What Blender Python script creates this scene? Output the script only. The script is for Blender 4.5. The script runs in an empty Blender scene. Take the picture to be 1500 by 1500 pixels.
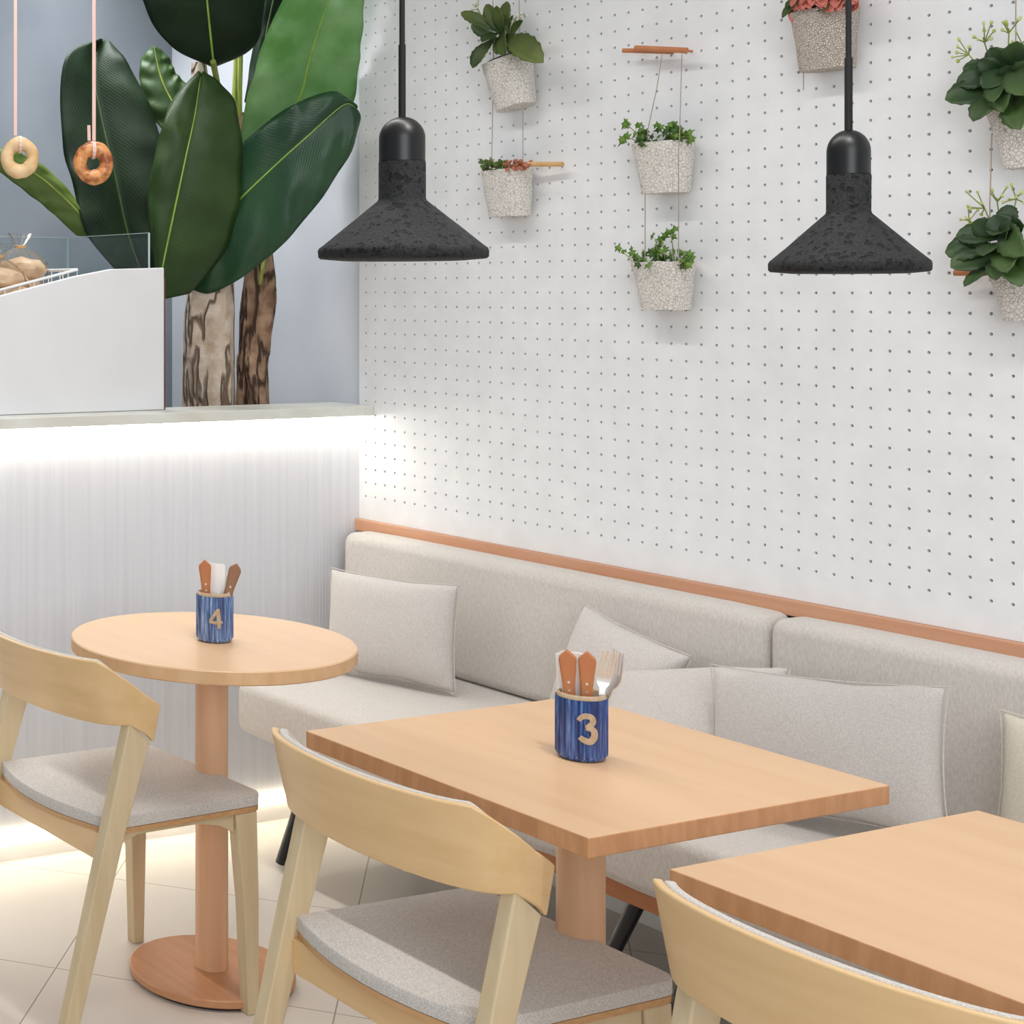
import bpy, bmesh, math, random
from mathutils import Vector, Matrix, noise
from math import sin, cos, pi, radians, sqrt
random.seed(7)
S = bpy.context.scene
COL = S.collection

# ------------------------------------------------------------------ camera
FPX, U0, V0, EYE = 2375.0, -252.0, 427.0, 1.52
YAW = radians(67.28)
CAM = Vector((3.804, -3.291, EYE))
cd = bpy.data.cameras.new('camera'); cam = bpy.data.objects.new('camera', cd); COL.objects.link(cam)
cam.location = CAM; cam.rotation_euler = (pi/2, 0, YAW)
cd.sensor_width = 36; cd.sensor_fit = 'HORIZONTAL'; cd.lens = FPX/1500*36
cd.shift_x = (750-U0)/1500; cd.shift_y = (V0-750)/1500
cd.clip_start = .05; cd.clip_end = 60
S.camera = cam

# ------------------------------------------------------------------ light
W = bpy.data.worlds.new('world'); S.world = W; W.use_nodes = True
W.node_tree.nodes['Background'].inputs[0].default_value = (.86, .93, 1, 1)
W.node_tree.nodes['Background'].inputs[1].default_value = .44
S.view_settings.view_transform = 'Standard'; S.view_settings.look = 'None'
S.view_settings.gamma = 1; S.view_settings.exposure = -0.09
S.view_settings.use_curve_mapping = False
S.cycles.max_bounces = 8; S.cycles.diffuse_bounces = 4

def lamp(name, kind, loc, target, power, size, color=(1, 1, 1), sy=None, cone=None):
    l = bpy.data.lights.new(name, kind); l.energy = power; l.color = color
    if kind == 'AREA':
        l.size = size
        if sy: l.shape = 'RECTANGLE'; l.size_y = sy
    else:
        l.shadow_soft_size = size
    if kind == 'SPOT':
        l.spot_size = radians(cone or 100); l.spot_blend = .9
    o = bpy.data.objects.new(name, l); COL.objects.link(o); o.location = loc
    d = Vector(target)-Vector(loc)
    o.rotation_euler = d.to_track_quat('-Z', 'Y').to_euler()
    return o
WARM = (1, .96, .92)
lamp('daylight', 'AREA', (5.6, -3.6, 2.2), (1.2, -.6, .9), 95, 2.6, (.93, .97, 1), 2.2)
a = lamp('ceiling_strip', 'AREA', (1.55, -1.30, 2.97), (1.55, -1.29, 0), 27, 3.3, (1, .98, .96), .07); a.data.spread = radians(150)  # unseen strip light, added to deepen the shadows under the tables
lamp('ceiling_spot', 'SPOT', (2.50, -1.30, 2.95), (2.25, -1.24, 0), 42, .03, WARM, cone=92)
lamp('ceiling_spot', 'SPOT', (.80, -1.06, 2.95), (.84, -1.1, 0), 6, .03, WARM, cone=80)
a = lamp('alcove_panel', 'AREA', (-.58, -.60, 2.95), (-.52, -.20, 1.0), 11, .7, (.96, .98, 1), .5); a.data.spread = radians(92)  # added fill light with no fixture, brightens the alcove wall

# ------------------------------------------------------------------ materials
def lin(c): return tuple(((x/255)/12.92 if x/255 <= .04045 else ((x/255+.055)/1.055)**2.4) for x in c)+(1,)
def newmat(name):
    m = bpy.data.materials.new(name); m.use_nodes = True
    return m, m.node_tree.nodes, m.node_tree.links, m.node_tree.nodes['Principled BSDF']
def pm(name, c1, c2=None, scale=(8, 8, 8), rough=.6, bump=0, bscale=None, detail=4, metal=0, coat=0, lo=.35, hi=.65, dist=.002, spec=.5, sheen=0, sub=0):
    m, N, L, b = newmat(name); c2 = c2 or c1
    b.inputs['Roughness'].default_value = rough; b.inputs['Metallic'].default_value = metal
    b.inputs['Coat Weight'].default_value = coat; b.inputs['Specular IOR Level'].default_value = spec
    b.inputs['Sheen Weight'].default_value = sheen
    tc = N.new('ShaderNodeTexCoord')
    mp = N.new('ShaderNodeMapping'); mp.inputs['Scale'].default_value = scale; L.new(tc.outputs['Object'], mp.inputs[0])
    nz = N.new('ShaderNodeTexNoise'); nz.inputs['Scale'].default_value = 1; nz.inputs['Detail'].default_value = detail
    L.new(mp.outputs[0], nz.inputs['Vector'])
    r = N.new('ShaderNodeValToRGB'); r.color_ramp.elements[0].position = lo; r.color_ramp.elements[1].position = hi
    r.color_ramp.elements[0].color = lin(c1); r.color_ramp.elements[1].color = lin(c2)
    L.new(nz.outputs['Fac'], r.inputs[0]); L.new(r.outputs[0], b.inputs['Base Color'])
    if bump:
        n2 = nz
        if bscale:
            mp2 = N.new('ShaderNodeMapping'); mp2.inputs['Scale'].default_value = bscale; L.new(tc.outputs['Object'], mp2.inputs[0])
            n2 = N.new('ShaderNodeTexNoise'); n2.inputs['Scale'].default_value = 1; n2.inputs['Detail'].default_value = 3; L.new(mp2.outputs[0], n2.inputs['Vector'])
        bp = N.new('ShaderNodeBump'); bp.inputs['Strength'].default_value = bump; bp.inputs['Distance'].default_value = dist
        L.new(n2.outputs['Fac'], bp.inputs['Height']); L.new(bp.outputs[0], b.inputs['Normal'])
    return m
def voro(name, base, crack, scale, rough=.7, bump=.5, feature='DISTANCE_TO_EDGE', lo=.02, hi=.12, dist=.002, mixn=None, stretch=(1, 1, 1)):
    m, N, L, b = newmat(name); b.inputs['Roughness'].default_value = rough
    tc = N.new('ShaderNodeTexCoord'); mp = N.new('ShaderNodeMapping'); mp.inputs['Scale'].default_value = stretch
    L.new(tc.outputs['Object'], mp.inputs[0])
    nz = N.new('ShaderNodeTexNoise'); nz.inputs['Scale'].default_value = scale*.6; L.new(mp.outputs[0], nz.inputs['Vector'])
    ad = N.new('ShaderNodeVectorMath'); ad.operation = 'MULTIPLY_ADD'; ad.inputs[1].default_value = (.35/scale,)*3
    L.new(nz.outputs['Color'], ad.inputs[0]); L.new(mp.outputs[0], ad.inputs[2])
    v = N.new('ShaderNodeTexVoronoi'); v.feature = feature; v.inputs['Scale'].default_value = scale; L.new(ad.outputs[0], v.inputs['Vector'])
    r = N.new('ShaderNodeValToRGB'); r.color_ramp.elements[0].position = lo; r.color_ramp.elements[1].position = hi
    r.color_ramp.elements[0].color = lin(crack); r.color_ramp.elements[1].color = lin(base)
    L.new(v.outputs['Distance'], r.inputs[0]); L.new(r.outputs[0], b.inputs['Base Color'])
    r2 = N.new('ShaderNodeValToRGB'); r2.color_ramp.elements[0].position = lo*.5; r2.color_ramp.elements[1].position = hi*1.4
    L.new(v.outputs['Distance'], r2.inputs[0])
    bp = N.new('ShaderNodeBump'); bp.inputs['Strength'].default_value = bump; bp.inputs['Distance'].default_value = dist
    L.new(r2.outputs[0], bp.inputs['Height']); L.new(bp.outputs[0], b.inputs['Normal'])
    return m
def emis(name, col, st):
    m, N, L, b = newmat(name); b.inputs['Base Color'].default_value = (1, 1, 1, 1)
    b.inputs['Emission Color'].default_value = col+(1,); b.inputs['Emission Strength'].default_value = st
    return m
def glass(name, tint, refl=.08, rough=0.02):
    m, N, L, b = newmat(name); out = N['Material Output']; N.remove(b)
    t = N.new('ShaderNodeBsdfTransparent'); t.inputs[0].default_value = tint+(1,)
    g = N.new('ShaderNodeBsdfGlossy'); g.inputs['Roughness'].default_value = rough
    fr = N.new('ShaderNodeFresnel'); fr.inputs[0].default_value = 1.45
    mx = N.new('ShaderNodeMixShader'); ad = N.new('ShaderNodeMath'); ad.inputs[1].default_value = refl
    ge = N.new('ShaderNodeNewGeometry'); iv = N.new('ShaderNodeMath'); iv.operation = 'SUBTRACT'; iv.inputs[0].default_value = 1; L.new(ge.outputs['Backfacing'], iv.inputs[1])
    ml = N.new('ShaderNodeMath'); ml.operation = 'MULTIPLY'; L.new(ad.outputs[0], ml.inputs[0]); L.new(iv.outputs[0], ml.inputs[1])
    L.new(fr.outputs[0], ad.inputs[0]); L.new(ml.outputs[0], mx.inputs[0]); L.new(t.outputs[0], mx.inputs[1]); L.new(g.outputs[0], mx.inputs[2]); L.new(mx.outputs[0], out.inputs[0])
    return m
def leafmat(name, c1, c2, rough=.35, vein=60, bump=.16, trans=.15, spec=.5):
    # colour runs softly over the blade; cross veins follow the blade's own uv
    m, N, L, b = newmat(name); b.inputs['Roughness'].default_value = rough; b.inputs['Specular IOR Level'].default_value = spec
    tc = N.new('ShaderNodeTexCoord')
    nz = N.new('ShaderNodeTexNoise'); nz.inputs['Scale'].default_value = 7; nz.inputs['Detail'].default_value = 3; L.new(tc.outputs['Object'], nz.inputs['Vector'])
    r = N.new('ShaderNodeValToRGB'); r.color_ramp.elements[0].position = .35; r.color_ramp.elements[1].position = .7
    r.color_ramp.elements[0].color = lin(c1); r.color_ramp.elements[1].color = lin(c2)
    L.new(nz.outputs['Fac'], r.inputs[0]); L.new(r.outputs[0], b.inputs['Base Color'])
    wv = N.new('ShaderNodeTexWave'); wv.bands_direction = 'Y'; wv.inputs['Scale'].default_value = vein/6; wv.inputs['Distortion'].default_value = 1.2; wv.inputs['Detail'].default_value = 1
    L.new(tc.outputs['UV'], wv.inputs['Vector'])
    n2 = N.new('ShaderNodeTexNoise'); n2.inputs['Scale'].default_value = 22; L.new(tc.outputs['Object'], n2.inputs['Vector'])
    mm = N.new('ShaderNodeMath'); mm.operation = 'MULTIPLY_ADD'; mm.inputs[1].default_value = .25; L.new(wv.outputs['Fac'], mm.inputs[0]); L.new(n2.outputs['Fac'], mm.inputs[2])
    bp = N.new('ShaderNodeBump'); bp.inputs['Strength'].default_value = bump; bp.inputs['Distance'].default_value = .006
    L.new(mm.outputs[0], bp.inputs['Height']); L.new(bp.outputs[0], b.inputs['Normal'])
    if trans:
        tr = N.new('ShaderNodeBsdfTranslucent'); L.new(r.outputs[0], tr.inputs[0])
        mx = N.new('ShaderNodeMixShader'); mx.inputs[0].default_value = trans
        L.new(b.outputs[0], mx.inputs[1]); L.new(tr.outputs[0], mx.inputs[2]); L.new(mx.outputs[0], N['Material Output'].inputs[0])
    return m

def bark(name, c1, c2, crack, sc, wd):
    # long thin cracks where a stretched noise crosses its middle value
    m, N, L, b = newmat(name); b.inputs['Roughness'].default_value = .9
    tc = N.new('ShaderNodeTexCoord'); mp = N.new('ShaderNodeMapping'); mp.inputs['Scale'].default_value = sc; L.new(tc.outputs['Object'], mp.inputs[0])
    n1 = N.new('ShaderNodeTexNoise'); n1.inputs['Scale'].default_value = 1; n1.inputs['Detail'].default_value = 2.5; L.new(mp.outputs[0], n1.inputs['Vector'])
    n2 = N.new('ShaderNodeTexNoise'); n2.inputs['Scale'].default_value = 26; n2.inputs['Detail'].default_value = 5; L.new(tc.outputs['Object'], n2.inputs['Vector'])
    r = N.new('ShaderNodeValToRGB'); r.color_ramp.elements[0].position = .35; r.color_ramp.elements[1].position = .65
    r.color_ramp.elements[0].color = lin(c2); r.color_ramp.elements[1].color = lin(c1); L.new(n2.outputs['Fac'], r.inputs[0])
    k = N.new('ShaderNodeValToRGB'); e = k.color_ramp.elements; e[0].position = .5-wd*2; e[0].color = (1, 1, 1, 1); e[1].position = .5+wd*2; e[1].color = (1, 1, 1, 1)
    q = e.new(.5-wd*.4); q.color = (0, 0, 0, 1); q = e.new(.5+wd*.4); q.color = (0, 0, 0, 1); L.new(n1.outputs['Fac'], k.inputs[0])
    mx = N.new('ShaderNodeMix'); mx.data_type = 'RGBA'; mx.inputs[6].default_value = lin(crack); L.new(k.outputs[0], mx.inputs[0]); L.new(r.outputs[0], mx.inputs[7])
    L.new(mx.outputs[2], b.inputs['Base Color'])
    ma = N.new('ShaderNodeMath'); ma.operation = 'MULTIPLY_ADD'; ma.inputs[1].default_value = .6; L.new(n2.outputs['Fac'], ma.inputs[0]); L.new(k.outputs[0], ma.inputs[2])
    bp = N.new('ShaderNodeBump'); bp.inputs['Strength'].default_value = .9; bp.inputs['Distance'].default_value = .012; L.new(ma.outputs[0], bp.inputs['Height']); L.new(bp.outputs[0], b.inputs['Normal'])
    return m
M = {}
M['board'] = pm('pegboard_white', (237, 238, 239), (231, 232, 233), (14, 14, 14), .75, .08, (300, 300, 300), dist=.001)
M['dark'] = pm('dark_backing', (38, 38, 38), rough=.9)  # dark colour standing in for the shade inside the pegboard holes
M['white'] = pm('white_paint', (236, 236, 236), (230, 231, 232), (4, 4, 4), .6)
M['ribbed'] = pm('ribbed_white', (222, 223, 228), (214, 216, 222), (2, 60, 1.2), .65)
M['plaster'] = pm('grey_plaster', (222, 225, 231), (212, 216, 223), (3, 3, 3), .85, .2, (9, 9, 9), dist=.004)  # grey plaster lightened in colour for the light falling near the pegboard
M['slate'] = pm('slate_plaster', (150, 156, 164), (138, 145, 154), (3, 3, 3), .85, .2, (9, 9, 9), dist=.004)  # darker copy of the same plaster for the left wall
M['panel'] = pm('panel_white', (230, 230, 232), (226, 226, 228), (4, 4, 4), .45)
M['counter'] = pm('countertop_white', (226, 228, 222), (212, 210, 198), (5, 5, 5), .4)
M['table'] = pm('beech_tabletop', (217, 179, 140), (212, 172, 132), (1.6, 22, 22), .42, .02, detail=4)
M['band'] = pm('edge_band', (206, 152, 108), (192, 138, 94), (60, 60, 14), .5, .04)  # darker brown on the side faces of the square tabletops
M['rband'] = pm('round_edge', (222, 182, 138), (212, 168, 122), (30, 30, 14), .5, .03)
M['tedge'] = pm('beech_table_post', (236, 192, 154), (226, 178, 138), (40, 40, 2.2), .45, .03)
M['base'] = pm('beech_base', (206, 151, 110), (198, 141, 100), (3, 40, 40), .42)
M['chair'] = pm('birch_wood', (226, 190, 140), (218, 181, 129), (3.0, 22, 34), .36, .02, detail=5)
M['leg'] = pm('birch_leg', (216, 196, 160), (206, 184, 146), (40, 40, 3), .45, .03)
M['ply'] = pm('birch_ply_edge', (205, 160, 112), (192, 146, 98), (4, 60, 200), .5)
M['trim'] = pm('cedar_rail', (205, 154, 122), (195, 141, 109), (2.5, 40, 40), .5, .04)
M['rail'] = pm('bench_rail_wood', (190, 128, 82), (175, 112, 68), (4, 50, 50), .5)
M['black'] = pm('black_metal', (22, 24, 30), rough=.35, spec=.6)
M['fabric'] = pm('bench_fabric', (210, 203, 196), (196, 189, 182), (260, 260, 90), .95, .35, (420, 420, 420), dist=.0015, sheen=.2)
M['pillow'] = pm('pillow_fabric', (211, 204, 198), (194, 187, 182), (330, 330, 330), .95, .4, (420, 420, 420), dist=.0015, sheen=.2)
M['pillow2'] = pm('pillow_fabric_cream', (216, 206, 190), (203, 193, 176), (300, 300, 300), .95, .4, (420, 420, 420), dist=.0015, sheen=.2)
M['felt'] = pm('seat_felt', (216, 209, 201), (184, 178, 172), (420, 420, 420), .95, .35, (500, 500, 500), dist=.0012, detail=2, sheen=.2)
M['cap'] = pm('black_cap', (15, 15, 16), rough=.38)
M['cord'] = pm('black_cord', (14, 12, 14), rough=.7)
M['crackle'] = voro('white_crackle', (230, 226, 220), (172, 160, 146), 135, .8, .6, lo=.0, hi=.075)
M['granule'] = voro('granular_clay', (222, 212, 202), (156, 140, 126), 240, .85, .8, lo=.02, hi=.16)
M['soil'] = pm('soil', (62, 48, 38), (40, 32, 26), (60, 60, 60), .95, .6)
M['nursery'] = pm('nursery_pot', (52, 54, 74), rough=.5)
M['dowel'] = pm('dowel_wood', (196, 128, 84), (180, 110, 66), (20, 20, 20), .5)
M['dowel2'] = pm('light_dowel_wood', (218, 178, 122), (204, 160, 104), (20, 20, 20), .5)
M['string'] = pm('string', (168, 152, 136), rough=.9)
M['ribbon'] = pm('pink_ribbon', (240, 206, 194), (232, 192, 180), (8, 8, 8), .5)
M['bagel1'] = pm('pale_bagel', (236, 205, 160), (218, 178, 124), (26, 26, 26), .55, .3, dist=.004)
M['bagel2'] = pm('brown_bagel', (226, 158, 96), (150, 78, 40), (34, 34, 34), .35, .35, dist=.004, lo=.4, hi=.6)
M['bun'] = pm('bun_crust', (232, 206, 176), (206, 170, 134), (30, 30, 30), .5, .3, dist=.003)
M['film'] = glass('plastic_film', (.97, .96, .94), .14, .2)
M['glass'] = glass('pane_glass', (.9, .94, .94), .02)
M['gedge'] = pm('glass_edge', (186, 206, 200), rough=.2)
M['wire'] = pm('white_wire', (238, 238, 236), rough=.4)
M['brown'] = pm('brown_edge', (120, 70, 48), (98, 54, 38), (30, 30, 8), .6)
M['napkin'] = pm('napkin_paper', (252, 250, 246), (248, 246, 241), (40, 40, 40), .9)
M['handle'] = pm('knife_handle_wood', (192, 124, 80), (178, 108, 64), (30, 30, 6), .45)
M['handle2'] = pm('dark_handle_wood', (156, 112, 82), (132, 96, 74), (30, 30, 6), .45)
M['steel'] = pm('steel', (225, 225, 226), rough=.28, metal=1)
M['clay'] = pm('raw_clay', (190, 168, 140), (176, 150, 122), (120, 120, 120), .8)
M['rubber'] = pm('black_rubber', (30, 32, 40), rough=.8)
M['bark1'] = bark('flaking_bark', (204, 190, 174), (176, 156, 134), (112, 92, 76), (13, 13, 3.2), 0.014)
M['bark2'] = bark('brown_bark', (168, 138, 112), (120, 90, 68), (66, 46, 34), (20, 20, 6), 0.03)
M['stalk'] = pm('brown_stalk', (150, 102, 74), (120, 78, 54), (30, 30, 6), .7)
M['petiole'] = pm('green_petiole', (150, 160, 72), (112, 130, 50), (30, 30, 6), .5)
M['rib'] = pm('leaf_midrib', (150, 184, 78), (128, 164, 60), (20, 20, 20), .45)
M['ribdark'] = pm('dark_midrib', (74, 96, 46), (58, 80, 38), (20, 20, 20), .45)
M['ldark'] = leafmat('dark_leaf', (18, 34, 18), (26, 46, 24), .55, trans=.06, spec=.22)
M['lmid'] = leafmat('mid_leaf', (30, 66, 42), (44, 84, 50), .38, spec=.5)
M['lolive'] = leafmat('olive_leaf', (42, 66, 28), (56, 82, 36), .48, spec=.35)
M['lbright'] = leafmat('bright_leaf', (92, 150, 72), (140, 184, 122), .36, trans=.2)
M['llight'] = leafmat('light_leaf', (84, 108, 42), (102, 124, 54), .5, trans=.15)
M['kal'] = leafmat('kalanchoe_leaf', (50, 72, 28), (106, 120, 52), .48, 30, .3)
M['kal2'] = leafmat('kalanchoe_dark_leaf', (40, 66, 32), (88, 118, 58), .45, 30, .3)
M['ivy'] = leafmat('ivy_leaf', (96, 138, 46), (138, 172, 76), .5, 30, .2, .25)
M['ivyd'] = leafmat('ivy_dark_leaf', (58, 92, 32), (86, 120, 50), .5, 30, .2, .2)
M['redleaf'] = leafmat('red_leaf', (208, 112, 98), (230, 150, 132), .5, 30, .3, .2)
M['bud'] = pm('flower_bud', (176, 184, 92), (206, 208, 140), (60, 60, 60), .6)
M['flower'] = pm('white_flower', (236, 230, 218), (226, 214, 198), (60, 60, 60), .7)
M['pinkleaf'] = leafmat('pink_succulent', (176, 106, 78), (200, 132, 104), .55, 20, .2, .1)
def lava():
    m, N, L, b = newmat('lava_stone'); b.inputs['Roughness'].default_value = .85
    tc = N.new('ShaderNodeTexCoord')
    nz = N.new('ShaderNodeTexNoise'); nz.inputs['Scale'].default_value = 260; nz.inputs['Detail'].default_value = 4; L.new(tc.outputs['Object'], nz.inputs['Vector'])
    r = N.new('ShaderNodeValToRGB'); r.color_ramp.elements[0].color = lin((17, 17, 18)); r.color_ramp.elements[1].color = lin((42, 43, 45)); r.color_ramp.elements[0].position = .35; r.color_ramp.elements[1].position = .7
    L.new(nz.outputs['Fac'], r.inputs[0])
    w = N.new('ShaderNodeTexNoise'); w.inputs['Scale'].default_value = 40; L.new(tc.outputs['Object'], w.inputs['Vector'])
    ad = N.new('ShaderNodeVectorMath'); ad.operation = 'MULTIPLY_ADD'; ad.inputs[1].default_value = (.02,)*3; L.new(w.outputs['Color'], ad.inputs[0]); L.new(tc.outputs['Object'], ad.inputs[2])
    v = N.new('ShaderNodeTexVoronoi'); v.inputs['Scale'].default_value = 88; L.new(ad.outputs[0], v.inputs['Vector'])
    # only some of the cells are pits, their cavity shade painted near black
    sep = N.new('ShaderNodeSeparateColor'); L.new(v.outputs['Color'], sep.inputs[0])
    gt = N.new('ShaderNodeMath'); gt.operation = 'MULTIPLY'; gt.inputs[1].default_value = .52; L.new(sep.outputs[0], gt.inputs[0])
    sb = N.new('ShaderNodeMath'); sb.operation = 'SUBTRACT'; L.new(v.outputs['Distance'], sb.inputs[0]); L.new(gt.outputs[0], sb.inputs[1])
    pr = N.new('ShaderNodeMapRange'); pr.inputs[1].default_value = -.03; pr.inputs[2].default_value = .05; L.new(sb.outputs[0], pr.inputs[0])
    mx = N.new('ShaderNodeMix'); mx.data_type = 'RGBA'; mx.inputs[6].default_value = lin((3, 3, 4)); L.new(pr.outputs[0], mx.inputs[0]); L.new(r.outputs[0], mx.inputs[7])
    L.new(mx.outputs[2], b.inputs['Base Color'])
    ma = N.new('ShaderNodeMath'); ma.operation = 'MULTIPLY_ADD'; ma.inputs[1].default_value = .25; L.new(nz.outputs['Fac'], ma.inputs[0]); L.new(pr.outputs[0], ma.inputs[2])
    bp = N.new('ShaderNodeBump'); bp.inputs['Strength'].default_value = .9; bp.inputs['Distance'].default_value = .004; L.new(ma.outputs[0], bp.inputs['Height']); L.new(bp.outputs[0], b.inputs['Normal'])
    return m
M['lava'] = lava()
def glaze(name, c1, c2, c3):
    m, N, L, b = newmat(name); b.inputs['Roughness'].default_value = .18; b.inputs['Coat Weight'].default_value = .5
    tc = N.new('ShaderNodeTexCoord'); mp = N.new('ShaderNodeMapping'); mp.inputs['Scale'].default_value = (150, 150, 14); L.new(tc.outputs['Object'], mp.inputs[0])
    nz = N.new('ShaderNodeTexNoise'); nz.inputs['Scale'].default_value = 1; nz.inputs['Detail'].default_value = 3; L.new(mp.outputs[0], nz.inputs['Vector'])
    r = N.new('ShaderNodeValToRGB'); e = r.color_ramp.elements; e[0].position = .3; e[0].color = lin(c1); e[1].position = .72; e[1].color = lin(c3)
    k = e.new(.52); k.color = lin(c2); L.new(nz.outputs['Fac'], r.inputs[0]); L.new(r.outputs[0], b.inputs['Base Color'])
    bp = N.new('ShaderNodeBump'); bp.inputs['Strength'].default_value = .3; bp.inputs['Distance'].default_value = .002; L.new(nz.outputs['Fac'], bp.inputs['Height']); L.new(bp.outputs[0], b.inputs['Normal'])
    return m
M['glaze'] = glaze('blue_glaze', (26, 44, 92), (44, 78, 142), (110, 146, 200))
M['glaze2'] = glaze('pale_blue_glaze', (54, 68, 110), (92, 122, 172), (176, 198, 226))
def tiles():
    m, N, L, b = newmat('floor_tiles'); b.inputs['Roughness'].default_value = .38
    tc = N.new('ShaderNodeTexCoord'); mp = N.new('ShaderNodeMapping'); L.new(tc.outputs['Object'], mp.inputs[0])
    mp.inputs['Rotation'].default_value = (0, 0, -pi/4); mp.inputs['Location'].default_value = (.5445, 1.453, 0)
    br = N.new('ShaderNodeTexBrick'); br.offset = 0; br.squash = 1
    br.inputs['Color1'].default_value = lin((226, 217, 206)); br.inputs['Color2'].default_value = lin((219, 210, 199)); br.inputs['Mortar'].default_value = lin((150, 140, 130))
    br.inputs['Scale'].default_value = 1; br.inputs['Mortar Size'].default_value = .0016; br.inputs['Brick Width'].default_value = .601; br.inputs['Row Height'].default_value = .601
    L.new(mp.outputs[0], br.inputs['Vector']); L.new(br.outputs['Color'], b.inputs['Base Color'])
    return m
M['tiles'] = tiles()

# ------------------------------------------------------------------ helpers
def obj(name, bm, mat, parent=None, smooth=True, bevel=0, seg=2, sub=0, loc=None, angle=35):
    bmesh.ops.recalc_face_normals(bm, faces=bm.faces)
    me = bpy.data.meshes.new(name); bm.to_mesh(me); bm.free()
    o = bpy.data.objects.new(name, me); COL.objects.link(o)
    me.materials.append(M[mat] if isinstance(mat, str) else mat)
    if loc is not None: o.location = loc
    if parent: o.parent = parent
    if smooth:
        for p in me.polygons: p.use_smooth = True
    if bevel:
        b = o.modifiers.new('bevel', 'BEVEL'); b.width = bevel; b.segments = seg; b.limit_method = 'ANGLE'; b.angle_limit = radians(30); b.harden_normals = False
    if sub:
        s = o.modifiers.new('sub', 'SUBSURF'); s.levels = sub; s.render_levels = sub
    elif smooth:
        try: me.set_sharp_from_angle(angle=radians(angle))
        except Exception: pass
    return o
def thing(name, label, cat, loc=(0, 0, 0), rotz=0, group=None):
    o = bpy.data.objects.new(name, None); COL.objects.link(o); o.location = loc; o.rotation_euler = (0, 0, rotz)
    o.empty_display_size = .05
    return tag(o, label, cat, group)
def tag(o, label, cat, group=None):
    o['label'] = label; o['category'] = cat
    if group: o['group'] = group
    return o
def struct(name, bm, mat, **k):
    o = obj(name, bm, mat, **k); o['kind'] = 'structure'; return o
def kids(o): return list(o.children)
def dup(root, loc, rotz, label, group=None):
    r = root.copy(); COL.objects.link(r); r.location = loc; r.rotation_euler = (0, 0, rotz); r['label'] = label
    if group: r['group'] = group
    for ch in kids(root):
        c = ch.copy(); COL.objects.link(c); c.parent = r
        for g in kids(ch):
            d = g.copy(); COL.objects.link(d); d.parent = c
    return r
def box(x0, x1, y0, y1, z0, z1, bm=None):
    bm = bm or bmesh.new()
    v = [bm.verts.new(p) for p in ((x0, y0, z0), (x1, y0, z0), (x1, y1, z0), (x0, y1, z0), (x0, y0, z1), (x1, y0, z1), (x1, y1, z1), (x0, y1, z1))]
    for f in ((0, 3, 2, 1), (4, 5, 6, 7), (0, 1, 5, 4), (1, 2, 6, 5), (2, 3, 7, 6), (3, 0, 4, 7)): bm.faces.new([v[i] for i in f])
    return bm
def prism(pts, h0, h1, axis='z', bm=None):
    # a 2D outline pushed between two heights
    bm = bm or bmesh.new()
    def P(a, b, h): return (a, b, h) if axis == 'z' else ((h, a, b) if axis == 'x' else (a, h, b))
    lo = [bm.verts.new(P(a, b, h0)) for a, b in pts]; hi = [bm.verts.new(P(a, b, h1)) for a, b in pts]
    n = len(pts); bm.faces.new(lo[::-1]); bm.faces.new(hi)
    for i in range(n): bm.faces.new((lo[i], lo[(i+1) % n], hi[(i+1) % n], hi[i]))
    return bm
def loft(rings, bm=None, cap=True):
    bm = bm or bmesh.new(); R = [[bm.verts.new(p) for p in r] for r in rings]; n = len(R[0])
    for a, b in zip(R, R[1:]):
        for i in range(n): bm.faces.new((a[i], a[(i+1) % n], b[(i+1) % n], b[i]))
    if cap: bm.faces.new(R[0][::-1]); bm.faces.new(R[-1])
    return bm
def lathe(prof, seg=48, bm=None, fn=None):
    bm = bm or bmesh.new(); R = []
    for r, z in prof:
        if r < 1e-6: R.append([bm.verts.new((0, 0, z))])
        else: R.append([bm.verts.new(((r if not fn else fn(r, z, 2*pi*i/seg))*cos(2*pi*i/seg), (r if not fn else fn(r, z, 2*pi*i/seg))*sin(2*pi*i/seg), z)) for i in range(seg)])
    for a, b in zip(R, R[1:]):
        for i in range(seg):
            j = (i+1) % seg
            if len(a) == 1 and len(b) == 1: continue
            if len(a) == 1: bm.faces.new((a[0], b[j], b[i]))
            elif len(b) == 1: bm.faces.new((a[i], a[j], b[0]))
            else: bm.faces.new((a[i], a[j], b[j], b[i]))
    return bm
def tube(pts, rad, seg=8, bm=None):
    bm = bm or bmesh.new(); pts = [Vector(p) for p in pts]; n = len(pts); rings = []
    up = Vector((.13, .31, .94))
    for i, p in enumerate(pts):
        t = (pts[min(i+1, n-1)]-pts[max(i-1, 0)]).normalized()
        a = t.cross(up)
        if a.length < .05: a = t.cross(Vector((1, 0, 0)))
        a.normalize(); b = t.cross(a)
        r = rad[i] if isinstance(rad, (list, tuple)) else rad
        rings.append([p+a*r*cos(2*pi*k/seg)+b*r*sin(2*pi*k/seg) for k in range(seg)])
    return loft(rings, bm)
def crom(P, n):
    # smooth resample of a polyline of equal-length tuples
    P = [Vector(p) for p in P]; m = len(P)-1; out = []
    for i in range(n+1):
        s = i/n*m; k = min(int(s), m-1); t = s-k
        p0, p1, p2, p3 = P[max(k-1, 0)], P[k], P[k+1], P[min(k+2, m)]
        out.append(.5*((2*p1)+(p2-p0)*t+(2*p0-5*p1+4*p2-p3)*t*t+(3*p1-p0-3*p2+p3)*t**3))
    return out
RGT = Vector((cos(YAW), sin(YAW), 0)); FWD = Vector((-sin(YAW), cos(YAW), 0)); UP = Vector((0, 0, 1))
def spot(u, v, d): return CAM+(RGT*((u-U0)/FPX)+FWD+UP*((V0-v)/FPX))*d          # a surveyed point d metres into the room
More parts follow.
